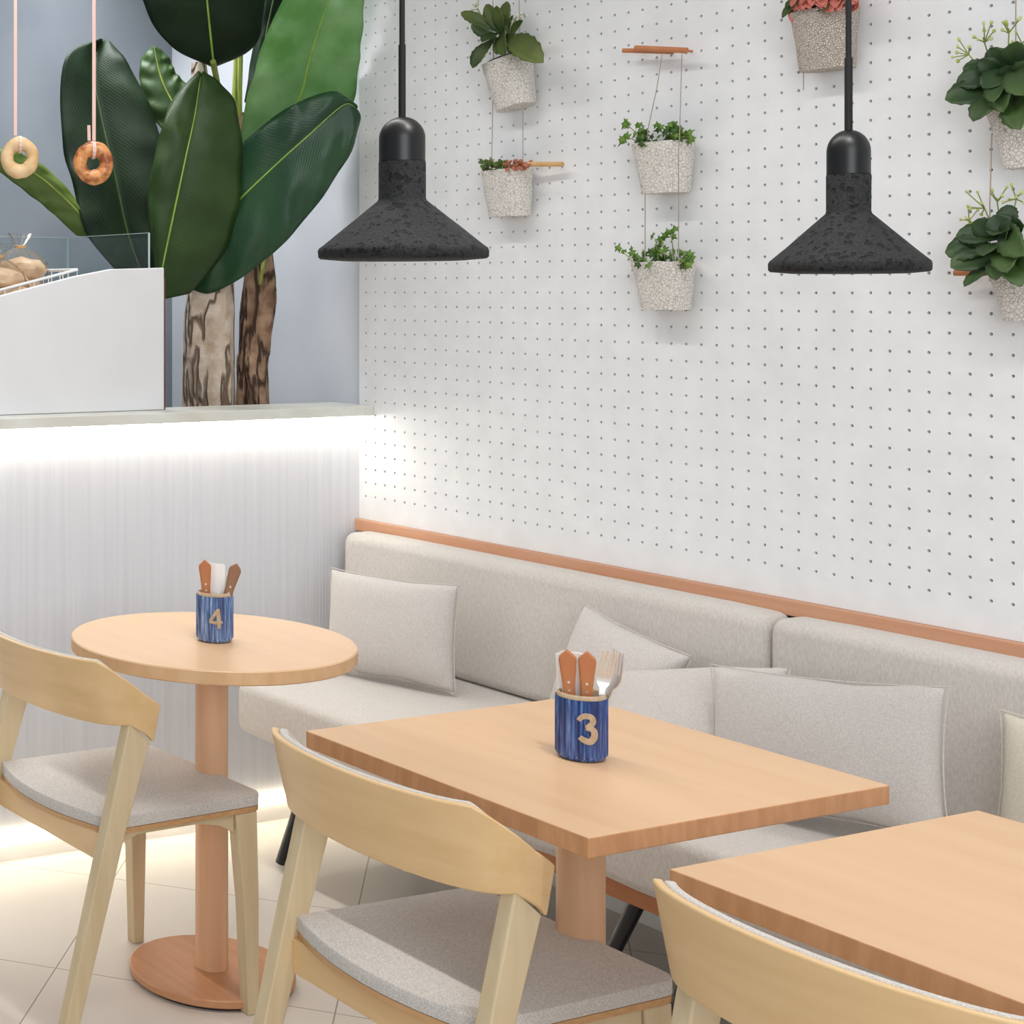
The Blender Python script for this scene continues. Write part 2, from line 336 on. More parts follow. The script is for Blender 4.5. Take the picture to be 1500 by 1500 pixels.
def onwall(u, v, y):
    r = RGT*((u-U0)/FPX)+FWD+UP*((V0-v)/FPX); return CAM+r*((y-CAM.y)/r.y)
def rounded(x0, x1, y0, y1, r, n=5):
    pts = []
    for cx, cy, a in ((x1-r, y0+r, -pi/2), (x1-r, y1-r, 0), (x0+r, y1-r, pi/2), (x0+r, y0+r, pi)):
        for i in range(n+1): pts.append((cx+r*cos(a+pi/2*i/n), cy+r*sin(a+pi/2*i/n)))
    return pts

# ------------------------------------------------------------------ the setting
struct('floor', box(-1.15, 5.2, -5.5, .12, -.05, 0), 'tiles', smooth=False)
struct('ceiling', box(-1.15, 5.2, -3.2, .12, 3.0, 3.08), 'white', smooth=False)
struct('wall_back', box(0, 5.2, .036, .12, 0, 3.0), 'white', smooth=False)
struct('wall_alcove', box(-1.15, 0, .036, .12, 0, 3.0), 'plaster', smooth=False)
struct('wall_left', box(-1.15, -1.0, -5.5, .036, 0, 3.0), 'slate', smooth=False)
struct('baseboard_back', box(.03, 5.2, .022, .036, 0, .08), 'white', smooth=False)

# pegboard: every hole is cut through the sheet
HS = .03976
def pegboard():
    bm = bmesh.new(); NX, NZ = 82, 51; x0 = .028-HS/2; z0 = .9205-HS/2; K = 8; r = .0036; dp = .011
    gv = {}
    def G(i, j):
        if (i, j) not in gv: gv[(i, j)] = bm.verts.new((x0+i*HS, 0, z0+j*HS))
        return gv[(i, j)]
    for i in range(NX):
        for j in range(NZ):
            cx, cz = x0+(i+.5)*HS, z0+(j+.5)*HS
            h = [bm.verts.new((cx+r*cos(2*pi*(k+.5)/K), 0, cz+r*sin(2*pi*(k+.5)/K))) for k in range(K)]
            g = [bm.verts.new((v.co.x, dp, v.co.z)) for v in h]
            c = [G(i+1, j+1), G(i, j+1), G(i, j), G(i+1, j)]
            for q in range(4):          # quadrants; each corner sees three hole points
                a, b2, d = h[(2*q)], h[(2*q+1)], h[(2*q+2) % K]
                bm.faces.new((c[q], b2, a)); bm.faces.new((c[q], d, b2)) ; bm.faces.new((c[q], c[(q+1) % 4], d))
            for k in range(K): bm.faces.new((h[k], h[(k+1) % K], g[(k+1) % K], g[k]))
    x1, z1 = x0+NX*HS, z0+NZ*HS
    return bm, x0, x1, z0, z1
bm, px0, px1, pz0, pz1 = pegboard()
peg = thing('pegboard', 'large white pegboard with a grid of small holes above the wooden rail', 'pegboard', (0, 0, 0))
obj('perforated_sheet', bm, 'board', peg, smooth=False)
e = bmesh.new(); box(0, px0, 0, .011, .852, pz1, e); box(px0, px1, 0, .011, .852, pz0, e); box(px1, px1+.01, 0, .011, .852, pz1, e)
obj('border', e, 'board', peg, smooth=False)
obj('backing', box(.0, px1, .0135, .034, .852, pz1), 'dark', peg, smooth=False)  # dark sheet added so the holes look shaded inside
e = struct('trim_1', box(.001, px1, -.018, .034, .818, .8515), 'trim', bevel=.002, smooth=False); e.modifiers[0].segments = 2

# service counter
cb = thing('counter_base', 'white vertically ribbed counter front lit by strips above and below', 'counter', (0, -1.2, 0))
bm = bmesh.new()
ys = []; y = -2.35
prof = []
rb = random.Random(3)
while y < .03:
    w = rb.uniform(.0075, .0125)
    prof += [(y, 0), (y+w*.3, .0004*rb.uniform(.3, 1)), (y+w*.7, .0004*rb.uniform(.3, 1))]; y += w
prof.append((.035, 0))
lo = [bm.verts.new((d, y+1.2, .085)) for y, d in prof]; hi = [bm.verts.new((d, y+1.2, 1.157)) for y, d in prof]
for i in range(len(prof)-1): bm.faces.new((lo[i], lo[i+1], hi[i+1], hi[i]))
bk = [bm.verts.new((-.02, prof[0][0]+1.2, .085)), bm.verts.new((-.02, prof[-1][0]+1.2, .085)), bm.verts.new((-.02, prof[-1][0]+1.2, 1.157)), bm.verts.new((-.02, prof[0][0]+1.2, 1.157))]
bm.faces.new(bk); bm.faces.new([bk[0], bk[1]]+lo[::-1]); bm.faces.new([bk[3], bk[2]]+hi[::-1])
obj('ribbed_panel', bm, 'ribbed', cb, smooth=False)
e = bmesh.new(); box(-.11, -.021, -1.15, 1.235, 0.0, 1.157, e); box(-.55, -.11, -1.15, .55, 0, 1.157, e)
obj('carcass', e, 'white', cb, smooth=False)
led = emis('led_strip', (1, .86, .62), 11.0)
obj('led_strip', box(.003, .014, -1.14, 1.235, .062, .072), led, cb, smooth=False)
e = bmesh.new(); box(-.021, .0, -1.15, 1.235, 0, .085, e); obj('toe_kick', e, 'white', cb, smooth=False)
ct = thing('countertop', 'pale slab countertop over the ribbed counter front', 'countertop', (0, -1.2, 1.158))
e = bmesh.new(); box(-.12, .062, -1.17, 1.199, 0, .029, e); box(-.56, -.12, -1.17, .56, 0, .029, e)
obj('slab', e, 'counter', ct, smooth=False, bevel=.002)
led2 = emis('led_strip_top', (1, .94, .82), 26.0)
obj('led_strip', box(.012, .03, -1.16, 1.19, -.007, -.001), led2, ct, smooth=False)

# ------------------------------------------------------------------ display case on the counter
CX = -.03; TOP = 1.187
case = thing('display_case', 'white display case with glass end pane on the countertop', 'display case', (CX, -1.0, TOP))
out = [(-.9, .001), (.338, .001), (.338, .40), (.165, .395), (.05, .375), (-.2, .318), (-.9, .16)]
obj('front_panel', prism(out, -.018, 0, 'x'), 'panel', case, smooth=False, bevel=.003)
obj('wood_edge', prism([(.3385, .001), (.344, .001), (.344, .37), (.3385, .37)], -.5, -.004, 'x'), 'brown', case, smooth=False)
obj('sloped_shelf', prism([(-.9, .03), (-.05, .25), (.2, .30), (.2, .31), (-.05, .262), (-.9, .045)], -.5, -.02, 'x'), 'white', case, smooth=False)
p = obj('glass_pane', box(-.51, -.07, .331, .3365, .001, .499), 'glass', case, smooth=False)
e = bmesh.new(); box(-.51, -.07, .331, .3365, .4991, .5006, e); box(-.512, -.5101, .331, .3365, .001, .5006, e); box(-.0699, -.068, .331, .3365, .38, .5006, e)
obj('pane_edge', e, 'gedge', p, smooth=False)
p = obj('glass_pane', box(-.515, -.511, -.9, .329, .001, .499), 'glass', case, smooth=False)
obj('pane_edge', box(-.515, -.511, -.9, .329, .4991, .5006), 'gedge', p, smooth=False)

# wire basket on the sloped shelf
bk = thing('wire_basket', 'white wire basket of bagged bread behind the sloped display panel', 'basket', (-.05, -1.02, TOP+.262))
SL = .235
def bw(x, y, z): return (x, y, z+y*SL+.002)
bm = bmesh.new()
for z, r in ((.105, .004), (.06, .002), (.006, .003)):
    for a, b in (((-.03, .105), (-.03, -.45)), ((-.40, .105), (-.40, -.45)), ((-.03, .105), (-.40, .105)), ((-.03, -.45), (-.40, -.45))):
        tube([bw(*a, z), bw(*b, z)], r, 6, bm)
obj('rim', bm, 'wire', bk)
bm = bmesh.new()
for i in range(14):
    y = .105-.0455*i
    for x in (-.03, -.40): tube([bw(x, y, .006), bw(x, y, .105)], .0018, 5, bm)
    tube([bw(-.03, y, .006), bw(-.40, y, .006)], .0018, 5, bm)
for i in range(9):
    x = -.03-.046*i; tube([bw(x, .105, .006), bw(x, .105, .105)], .0018, 5, bm)
obj('wires', bm, 'wire', bk)
def blob(c, r, seed=0, amp=.08, fr=9, bm=None, sub=3):
    bm = bm or bmesh.new(); g = bmesh.ops.create_icosphere(bm, subdivisions=sub, radius=1)
    for v in g['verts']:
        n = 1+amp*noise.noise(v.co*fr*.25+Vector((seed*3.1, seed, 0)))
        v.co = Vector((v.co.x*r[0]*n, v.co.y*r[1]*n, v.co.z*r[2]*n))+Vector(c)
    return bm
def bread_bag(loc, rz, label):
    t = thing('bread_bag', label, 'bread', loc, rz, 'bags of buns in the basket')
    for i, (c, r) in enumerate((((0, 0, .04), (.075, .072, .04)), ((.004, .002, .098), (.07, .066, .034)), ((.03, -.055, .05), (.05, .035, .036)))):
        obj('bun', blob(c, r, i+1, .16, 10), 'bun', t)
    prof = [(.0, -.001), (.06, 0), (.082, .03), (.082, .08), (.072, .12), (.04, .145), (.014, .158), (.012, .165), (.03, .185), (.042, .2)]
    f = lambda r, z, a: r*(1+.08*sin(7*a+z*60)+(.15*sin(11*a) if z > .13 else 0))
    obj('plastic_film', lathe(prof, 40, fn=f), 'film', t)
    t.scale = (1.02,)*3
    obj('tie', lathe([(.0135, .158), (.0165, .159), (.0165, .165), (.0135, .166)], 16), 'dowel2', t)
    return t
bb = bread_bag((-.275, -.985, TOP+.262+.035*SL+.026), .3, 'clear bag of buns with twisted neck at the right end of the wire basket')
dup(bb, (-.168, -1.118, TOP+.262-.098*SL+.026), 1.4, 'clear bag of buns at the left edge of the wire basket')

# hanging bagels
def bagel(loc, R, r, mat, label, seed):
    bm = bmesh.new(); nu, nv = 48, 20; vs = []
    for i in range(nu):
        a = 2*pi*i/nu
        k = 1+.16*noise.noise(Vector((cos(a)*1.4+seed, sin(a)*1.4, seed)))
        ring = []
        for j in range(nv):
            b = 2*pi*j/nv; rr = r*k*(1+.1*noise.noise(Vector((cos(a)*3, sin(a)*3+seed, b))))
            q = R+rr*cos(b); ring.append(bm.verts.new((q*cos(a), rr*.95*sin(b), q*sin(a)*1.08)))
        vs.append(ring)
    for i in range(nu):
        for j in range(nv): bm.faces.new((vs[i][j], vs[(i+1) % nu][j], vs[(i+1) % nu][(j+1) % nv], vs[i][(j+1) % nv]))
    o = obj('bagel', bm, mat, loc=loc); o.rotation_euler = (0, 0, YAW-.15)
    return tag(o, label, 'bagel', 'hanging bagels')
def strap(pts, w, th, bm, side=RGT):
    rings = []
    n = len(pts); pts = [Vector(p) for p in pts]
    for i, p in enumerate(pts):
        t = (pts[min(i+1, n-1)]-pts[max(i-1, 0)]).normalized(); s = side; nn = t.cross(s).normalized()
        rings.append([p-s*w/2-nn*th/2, p+s*w/2-nn*th/2, p+s*w/2+nn*th/2, p-s*w/2+nn*th/2])
    return loft(rings, bm)
b1 = spot(29, 231, 4.42); bagel(b1, .035, .0175, 'bagel1', 'pale golden bagel hanging leftmost on a pink ribbon', 1.3)
b2 = spot(136.5, 239, 4.42); bagel(b2, .036, .018, 'bagel2', 'dark toasted bagel hanging on a pink ribbon before the big plant', 4.7)
def ribbon(c, du, r, w, label, tail):
    bm = bmesh.new(); t = c+UP*.036; loop = []
    N = -FWD
    for i in range(13):
        a = pi*(.5)+2*pi*i/12*.92+.12
        loop.append(t+N*(cos(a)*(r+.003))+UP*(sin(a)*(r+.003)))
    strap(loop, w, .0012, bm)
    top = t+UP*(r+.004)+RGT*du
    strap([top+N*.001, top+UP*.4+N*.001, Vector((top.x, top.y, 3.0))], w, .0012, bm)
    if tail: strap([t+UP*(r+.004)-RGT*.011, t+UP*(r+.046)-RGT*.012], w*.9, .0012, bm)
    return tag(obj('hanging_ribbon', bm, 'ribbon', smooth=False), label, 'ribbon', 'pink ribbons')
ribbon(b1, -.012, .0205, .0085, 'thin pink ribbon holding the pale bagel', False)
ribbon(b2, .002, .0215, .0095, 'pink ribbon with a short tail holding the dark bagel', True)

# ------------------------------------------------------------------ big plant behind the counter
plant = thing('banana_plant', 'tall broad leaved banana plant with flaking trunks behind the counter', 'plant', (spot(306, 595, 4.87).x, spot(306, 595, 4.87).y, 0))
PL = Vector(plant.location)
def trunk(keys, mat, name, seed, amp):
    pts = crom([tuple(spot(u, v, d)) + (r,) if v is not None else None for u, v, d, r in keys], 60) if False else None
    K = [spot(u, v, d) for u, v, d, r in keys]; R = [k[3] for k in keys]
    base = K[0].copy(); base.z = 0; K = [base]+K; R = [R[0]*1.05]+R
    P = crom([tuple(k) for k in K], 60); RR = crom([(r, 0, 0) for r in R], 60)
    bm = bmesh.new(); rings = []
    for i, (p, r) in enumerate(zip(P, RR)):
        ring = []
        for k in range(28):
            a = 2*pi*k/28; d = Vector((cos(a), sin(a), 0))
            q = p-PL+d*r.x*(1+amp*noise.noise(Vector((cos(a)*2.2, sin(a)*2.2, p.z*4+seed)))+amp*.5*noise.noise(Vector((cos(a)*6, sin(a)*6, p.z*9+seed))))
            ring.append(q)
        rings.append(ring)
    return obj(name, loft(rings, bm), mat, plant)
trunk([(306, 595, 4.87, .075), (306, 510, 4.87, .073), (308, 420, 4.88, .07), (306, 300, 4.93, .045), (291, 92, 4.95, .022)], 'bark1', 'trunk', 1, .18)
trunk([(370, 595, 4.90, .047), (374, 510, 4.90, .045), (381, 420, 4.90, .047), (376, 330, 4.92, .036), (350, 165, 4.95, .016)], 'bark2', 'trunk', 5, .3)
bm = bmesh.new()
for pts, r in (([(350, 170, 4.94), (350, 130, 4.94), (352, 60, 4.96), (380, -40, 4.98)], .010), ([(342, 150, 4.93), (345, 100, 4.95), (347, 40, 4.97)], .007), ([(322, 180, 4.93), (318, 120, 4.9), (312, 90, 4.82)], .009), ([(380, 420, 4.86), (384, 395, 4.85), (390, 372, 4.87)], .006)):
    obj('petiole', tube([spot(*q)-PL for q in pts], r, 8), 'petiole', plant)
def big_leaf(mid, le, ri, mat, rib='rib', fold=.035, nt=40, ns=9, wav=.006, ribr=.004, label=None):
    # mid: (u, v, depth) from base to tip; le / ri: outline points (u, v, extra depth)
    A = crom([tuple(spot(*m)) for m in mid], nt)
    def edge(E): return crom([tuple(spot(u, v, crom([(m[2], 0, 0) for m in mid], len(E)-1)[i].x+d)) for i, (u, v, d) in enumerate(E)], nt)
    Lf, Rt = edge(le), edge(ri)
    bm = bmesh.new(); uv = bm.loops.layers.uv.new('UVMap'); G = []; UVs = {}
    sd = random.random()*50
    for i in range(nt+1):
        row = []
        for j in range(-ns, ns+1):
            s = abs(j)/ns; E = Lf[i] if j < 0 else Rt[i]
            p = A[i].lerp(E, s)
            bend = fold*(s-s*s)*-1.2
            p = p+FWD*bend
            env = s*min(1, 6*(1-i/nt))*min(1, 4*i/nt+.2)
            p = p+FWD*wav*env*(sin(i*.9+j*.3+sd)+1.3*noise.noise(Vector((i*.35+sd, j*.4, 0))))
            v = bm.verts.new(p-PL); row.append(v); UVs[v] = (j/ns*.5+.5, i/nt*2+s*.35)
        G.append(row)
    for a, b in zip(G, G[1:]):
        for k in range(2*ns):
            f = bm.faces.new((a[k], a[k+1], b[k+1], b[k]))
            for l in f.loops: l[uv].uv = UVs[l.vert]
    o = obj('leaf', bm, mat, plant, angle=180)
    so = o.modifiers.new('thick', 'SOLIDIFY'); so.thickness = .0012; so.offset = 0
    if label: o['label'] = label
    r = tube([A[i]-FWD*.0015-PL for i in range(0, nt)], [ribr*(1-.75*i/nt) for i in range(nt)], 6)
    obj('midrib', r, rib, o)
    return o
Z = lambda pts, d=0: [(u, v, d) for u, v in pts]
big_leaf([(215, 420, 5.0), (188, 345, 5.02), (168, 255, 5.05), (148, 170, 5.1), (137, 100, 5.15), (150, 58, 5.22)],
         Z([(192, 420), (128, 345), (108, 275), (91, 205), (94, 88), (145, 57)], -.05), Z([(240, 420), (234, 345), (241, 250), (226, 170), (187, 92), (162, 62)], -.03), 'ldark', 'ribdark', .05, label='very dark upright leaf on the left')
big_leaf([(150, 352, 5.0), (112, 308, 4.98), (62, 262, 4.94), (10, 232, 4.9), (-40, 215, 4.88)],
         Z([(112, 345), (72, 308), (35, 279), (0, 252), (-40, 222)], .03), Z([(150, 346), (120, 302), (72, 249), (20, 221), (-38, 210)], .02), 'llight', 'petiole', .02, label='narrow light green leaf reaching left')
big_leaf([(292, 205, 5.15), (262, 165, 5.15), (240, 125, 5.17), (230, 92, 5.19), (226, 70, 5.2)],
         Z([(258, 215), (226, 175), (207, 130), (206, 90), (222, 68)], .02), Z([(305, 160), (272, 122), (256, 104), (246, 82), (230, 68)], .02), 'lolive', 'petiole', .02, label='small olive green leaf at the back')
big_leaf([(372, 150, 5.02), (392, 40, 5.04), (408, -40, 5.05), (415, -110, 5.06)],
         Z([(358, 150), (374, 40), (380, -40), (412, -110)], .02), Z([(378, 150), (408, 40), (440, -40), (420, -110)], .02), 'ldark', 'ribdark', .02)
big_leaf([(395, 225, 4.9), (437, 147, 4.82), (452, 92, 4.76), (466, 45, 4.72), (481, 0, 4.69), (496, -60, 4.68), (508, -130, 4.7)],
         Z([(350, 215), (358, 160), (372, 108), (388, 55), (414, 0), (442, -60), (500, -130)], .0), Z([(470, 225), (516, 152), (525, 95), (530, 50), (533, 0), (531, -60), (514, -130)], .0), 'lbright', 'rib', .05, label='large bright green leaf rising at the right')
big_leaf([(313, 97, 4.85), (308, 50, 4.78), (303, 0, 4.72), (297, -60, 4.68), (285, -130, 4.68), (272, -190, 4.7)],
         Z([(310, 98), (248, 66), (210, 5), (202, -60), (222, -130), (268, -190)], .01), Z([(316, 98), (372, 68), (387, 5), (384, -60), (350, -130), (278, -190)], .02), 'ldark', 'rib', .04, label='dark broad leaf hanging over the top')
big_leaf([(262, 396, 4.84), (300, 345, 4.8), (347, 296, 4.74), (400, 245, 4.68), (450, 200, 4.64), (503, 154, 4.62), (523, 160, 4.62)],
         Z([(258, 392), (300, 280), (345, 222), (386, 183), (434, 151), (488, 134), (520, 152)], .01), Z([(262, 412), (303, 430), (352, 408), (412, 360), (464, 300), (512, 228), (528, 176)], .01), 'lmid', 'rib', .045, wav=.009, label='wide dark green leaf slanting up to the right')
big_leaf([(230, 440, 4.76), (238, 390, 4.73), (255, 310, 4.7), (272, 230, 4.69), (285, 170, 4.72), (294, 108, 4.78)],
         Z([(222, 440), (226, 390), (216, 300), (229, 218), (251, 150), (290, 104)], .02), Z([(278, 430), (328, 370), (351, 290), (353, 200), (337, 137), (298, 104)], .02), 'lolive', 'rib', .045, wav=.007, label='olive dark leaf in front')

# ------------------------------------------------------------------ tables
def edge_tone(o, m, lim=.5):
    o.data.materials.append(M[m])
    for p in o.data.polygons:
        if abs(p.normal.z) < lim: p.material_index = 1
def table_round():
    t = thing('round_table', 'round beech pedestal table at the far left carrying the cup numbered 4', 'table', (.82, -1.12, 0))
    obj('tabletop', lathe([(0, .72), (.3055, .72), (.308, .7225), (.308, .7475), (.3055, .75), (0, .75)], 96), 'table', t); edge_tone(t.children[0], 'rband')
    obj('column', lathe([(0, .026), (.0355, .026), (.0355, .7195), (0, .7195)], 40), 'tedge', t)
    b = obj('base', lathe([(0, .008), (.176, .008), (.179, .011), (.179, .023), (.176, .0255), (0, .0255)], 72), 'base', t)
    obj('glide', lathe([(0, .0), (.165, 0), (.165, .0078), (0, .0078)], 60), 'rubber', b)
    return t
def table_square(cx, label):
    t = thing('square_table', label, 'table', (cx, -1.103, 0), 0, 'square pedestal tables')
    obj('tabletop', box(-.303, .303, -.317, .317, .72, .75), 'table', t, bevel=.002, smooth=False); edge_tone(t.children[0], 'band')
    obj('column', lathe([(0, .026), (.0375, .026), (.0375, .7195), (0, .7195)], 40), 'tedge', t)
    b = obj('base', lathe([(0, .008), (.206, .008), (.209, .011), (.209, .023), (.206, .0255), (0, .0255)], 72), 'base', t)
    obj('glide', lathe([(0, .0), (.19, 0), (.19, .0078), (0, .0078)], 60), 'rubber', b)
    return t
table_round()
ts = table_square(1.808, 'square beech table in the middle carrying the cup numbered 3')
dup(ts, (2.545, -1.103, 0), 0, 'bare square beech table in the bottom right corner')

# ------------------------------------------------------------------ chairs
def chair(loc, rz, label):
    t = thing('dining_chair', label, 'chair', loc, rz, 'birch dining chairs')
    def outline(g=0):
        pts = []
        for i in range(13):                                   # back edge bows outwards
            x = -.219+.438*i/12; pts.append((x, -.192-.045*(1-(x/.219)**2)-g))
        for cx, a0 in ((.185, 0), (-.185, pi/2)):
            for i in range(6):
                a = a0+pi/2*i/5; pts.append((cx+.028*cos(a), .165+.03*sin(a)))
        return pts
    o = outline()
    bm = bmesh.new(); rings = []
    for z, s in ((.4355, .99), (.437, 1), (.4565, 1), (.4595, .993), (.4605, .978)):
        rings.append([(x*s, y*s, z) for x, y in o])
    obj('seat_cushion', loft(rings, bm), 'felt', t, angle=30)
    obj('seat_board', prism([(x*.995, y*.995) for x, y in o], .4245, .435), 'ply', t, smooth=False)
    for s in (-1, 1):                                         # rear leg leans back and carries the backrest
        rings = []
        for z, yb, d, w, xo in ((0, -.335, .034, .026, .240), (.30, -.258, .043, .029, .243), (.425, -.226, .046, .030, .244), (.655, -.167, .050, .027, .243)):
            x0, x1 = sorted((s*(xo-w), s*xo))
            dz = -.042 if z > .6 else 0
            rings.append([(x0, yb, z), (x1, yb, z), (x1, yb+d, z+dz), (x0, yb+d, z+dz)])
        obj('leg', loft(rings), 'leg', t, smooth=False, bevel=.003)
        rings = []
        for z, y0, y1, xi, xo in ((0, .148, .176, .192, .220), (.24, .138, .178, .186, .217), (.424, .122, .178, .182, .211)):
            a, b = sorted((s*xi, s*xo)); rings.append([(a, y0, z), (b, y0, z), (b, y1, z), (a, y1, z)])
        obj('leg', loft(rings), 'leg', t, smooth=False, bevel=.003)
        side = [(-.178, .4242), (-.178, .396), (-.12, .4145), (.03, .4145), (.085, .404), (.121, .384), (.121, .4242)]
        a, b = sorted((s*.188, s*.206)); obj('apron', prism(side, a, b, 'x'), 'leg', t, smooth=False, bevel=.0015)
    obj('apron', box(-.2155, .2155, -.205, -.187, .366, .4242), 'chair', t, smooth=False, bevel=.002)
    obj('apron', box(-.181, .181, .150, .168, .384, .4242), 'leg', t, smooth=False, bevel=.002)
    # bent backrest
    half = [(0, -.262), (.10, -.254), (.185, -.231), (.232, -.198), (.2465, -.155), (.2435, -.098)]
    plan = [(-x, y) for x, y in half[::-1]]+half[1:]
    n = 56; C = crom([(x, y, 0) for x, y in plan], n)
    def zt(q):                                                # the top edge drops along the arms
        if abs(q.x) < .19: return .782
        k = min(1, max(0, (q.y+.203)/.105)); return .782-.10*k
    def zb(q):
        k = max(0, min(1, (q.y+.168)/.066)); return .650-.040*k
    def shell(off0, off1, ins, skip):
        rings = []
        for i, c in enumerate(C):
            if i < skip or i > n-skip: continue
            tg = (C[min(i+1, n)]-C[max(i-1, 0)]).normalized(); nr = Vector((-tg.y, tg.x, 0))    # towards the sitter
            top, bot = zt(c)-ins, zb(c)+ins
            ring = []
            for (z, off) in ((bot, off0), (bot+(top-bot)*.5, off0), (top, off0), (top, off1), (bot+(top-bot)*.5, off1), (bot, off1)):
                rake = -(z-.655)*.26
                kk = min(1, max(0, (-c.y-.10)/.10)); ef = max(0, (c.y+.125)/.027)*(z-.65)*.22
                p = c+nr*off; ring.append((p.x, p.y+rake*kk+ef, z))
            rings.append(ring)
        return loft(rings)
    obj('backrest', shell(0, .012, 0, 0), 'chair', t, bevel=.003, angle=40)
    obj('back_pad', shell(.0123, .027, .0005, 6), 'felt', t, bevel=.004, angle=40)
    return t
c1 = chair((.793, -1.318, 0), radians(1.5), 'birch chair with grey felt seat at the far left round table')
dup(c1, (1.789, -1.302, 0), radians(-.8), 'birch chair with grey felt seat pushed up to the middle square table')
dup(c1, (2.545, -1.305, 0), radians(1.0), 'birch chair cut off by the lower right picture corner, back facing us')

# ------------------------------------------------------------------ upholstered benches
def cushion(x0, x1, y0, y1, z0, z1, r, cornerL=None, puff=.006):
    # soft block: rounded vertical section swept along x, swelling a little in the middle
    n = 24; sec0 = rounded(y0, y1, z0, z1, r, 5); rings = []
    cy, cz = (y0+y1)/2, (z0+z1)/2
    for i in range(n+1):
        t = i/n; x = x0+(x1-x0)*t; e = min(t, 1-t)*(x1-x0)
        k = 1-max(0, 1-e/r)**2*.0
        d = r*.8*(1-sqrt(max(0, 1-(1-min(1, e/(r*.8)))**2)))
        sw = puff*(1-(2*t-1)**6)
        rings.append([(x, cy+(yy-cy)*(1-d/((y1-y0)/2))+(sw if yy > cy else -sw)*.6, cz+(zz-cz)*(1-d/((z1-z0)/2))+(sw if zz > cz else -sw*.3)) for yy, zz in sec0])
    # finer stations at both ends
    return rings
def soft(x0, x1, y0, y1, z0, z1, r, puff=.005):
    st = [0, .15, .35, .6, 1]; xs = [x0+r*s for s in st]+[x0+r+(x1-x0-2*r)*i/12 for i in range(1, 12)]+[x1-r*s for s in st[::-1]]
    sec0 = rounded(y0, y1, z0, z1, r, 5); cy, cz = (y0+y1)/2, (z0+z1)/2; hy, hz = (y1-y0)/2, (z1-z0)/2; rings = []
    for x in xs:
        e = min(x-x0, x1-x); q = min(1, e/r); d = r*(1-sqrt(max(0, 1-(1-q)**2)))
        sw = puff*min(1, e/.12)
        rings.append([(x, cy+(a-cy)*(1-d/hy)*(1+sw/hy), cz+(b-cz)*(1-d/hz)*(1+sw/hz*.7)) for a, b in sec0])
    return loft(rings)
def bench(x0, x1, bx0, label, legs):
    t = thing('upholstered_bench', label, 'bench', (x0, -.35, 0), 0, 'wall benches')
    T = Vector((x0, -.35, 0))
    L = lambda a: a
    obj('seat_cushion', soft(0, x1-x0-.002, -.30, .328, .365, .492, .022), 'fabric', t)
    bc = soft(bx0-x0, x1-x0-.002, .238, .345, .498, .826, .03, .004)
    b = obj('back_cushion', bc, 'fabric', t)
    pp = [(bx0-x0+.03, .2375, .815), (x1-x0-.02, .2375, .815)]
    obj('piping', tube([(bx0-x0+.05+(x1-bx0-.1)*i/10, .240, .8065) for i in range(11)], .0022, 6), 'fabric', b)
    rx = .75 if x0 < 1 else .004
    e = bmesh.new(); box(rx, x1-x0-.002, -.262, -.24, .318, .364, e); obj('rail', e, 'rail', t, smooth=False, bevel=.002)
    obj('seat_deck', box(.05, x1-x0-.002, -.20, .30, .335, .364), 'black', t, smooth=False)
    for top, bot in legs:
        d = Vector(top)-Vector(bot)
        g = obj('leg', tube([Vector(bot)-T, Vector(top)-T], [.0125, .0165], 16), 'black', t)
    return t
bench(.278, 1.386, .052, 'far end of the upholstered wall bench, up to the corner by the counter',
      [((.375, -.455, .334), (.305, -.528, .006)), ((1.36, -.12, .334), (1.33, -.06, .006)), ((.36, -.12, .334), (.33, -.06, .006))])
bench(1.388, 2.80, 1.388, 'near stretch of the upholstered wall bench, running out of the right side',
      [((1.412, -.49, .317), (1.30, -.552, .006)), ((1.56, -.47, .334), (1.475, -.53, .006)), ((2.70, -.47, .334), (2.76, -.53, .006)), ((1.56, -.12, .334), (1.53, -.06, .006)), ((2.70, -.12, .334), (2.73, -.06, .006))])

# ------------------------------------------------------------------ pillows
def pillow(w, h, t, loc, rot, mat, label, seed, pinch=.06):
    bm = bmesh.new(); n = 26; F = []
    for side in (1, -1):
        G = []
        for i in range(n+1):
            row = []
            for j in range(n+1):
                a, b = 2*i/n-1, 2*j/n-1
                x = w/2*a*(1-pinch*(1-b*b)*abs(a)**3*.8); z = h/2*b*(1-pinch*(1-a*a)*abs(b)**3*1.1)
                th = max(0, (1-abs(a)**2.6)*(1-abs(b)**2.6))**.55*t/2
                th *= 1+.12*noise.noise(Vector((a*1.7+seed, b*1.7, side)))
                z += .006*noise.noise(Vector((a*2, seed, b)))*abs(b)**2
                if side == -1 and (i in (0, n) or j in (0, n)): row.append(F[0][i][j])
                else: row.append(bm.verts.new((x, -side*(th+.002), z)) if not (i in (0, n) or j in (0, n)) else bm.verts.new((x, 0, z)))
            G.append(row)
        F.append(G)
        for i in range(n):
            for j in range(n): bm.faces.new((G[i][j], G[i+1][j], G[i+1][j+1], G[i][j+1]))
    o = obj('pillow', bm, mat, sub=1); o.location = loc; o.rotation_euler = rot
    rim = [F[0][0][0]]
    return tag(o, label, 'pillow', 'loose bench pillows')
def rim_seam(o, w, h, pinch, mat):
    pts = []
    n = 20
    for k in range(4*n+1):
        s = k % (4*n); q, i = divmod(s, n); f = 2*i/n-1
        a, b = ((f, -1), (1, f), (-f, 1), (-1, -f))[q]
        pts.append((w/2*a*(1-pinch*(1-b*b)*abs(a)**3*.8), 0, h/2*b*(1-pinch*(1-a*a)*abs(b)**3*1.1)))
    obj('seam', tube(pts, .0013, 6), mat, o)
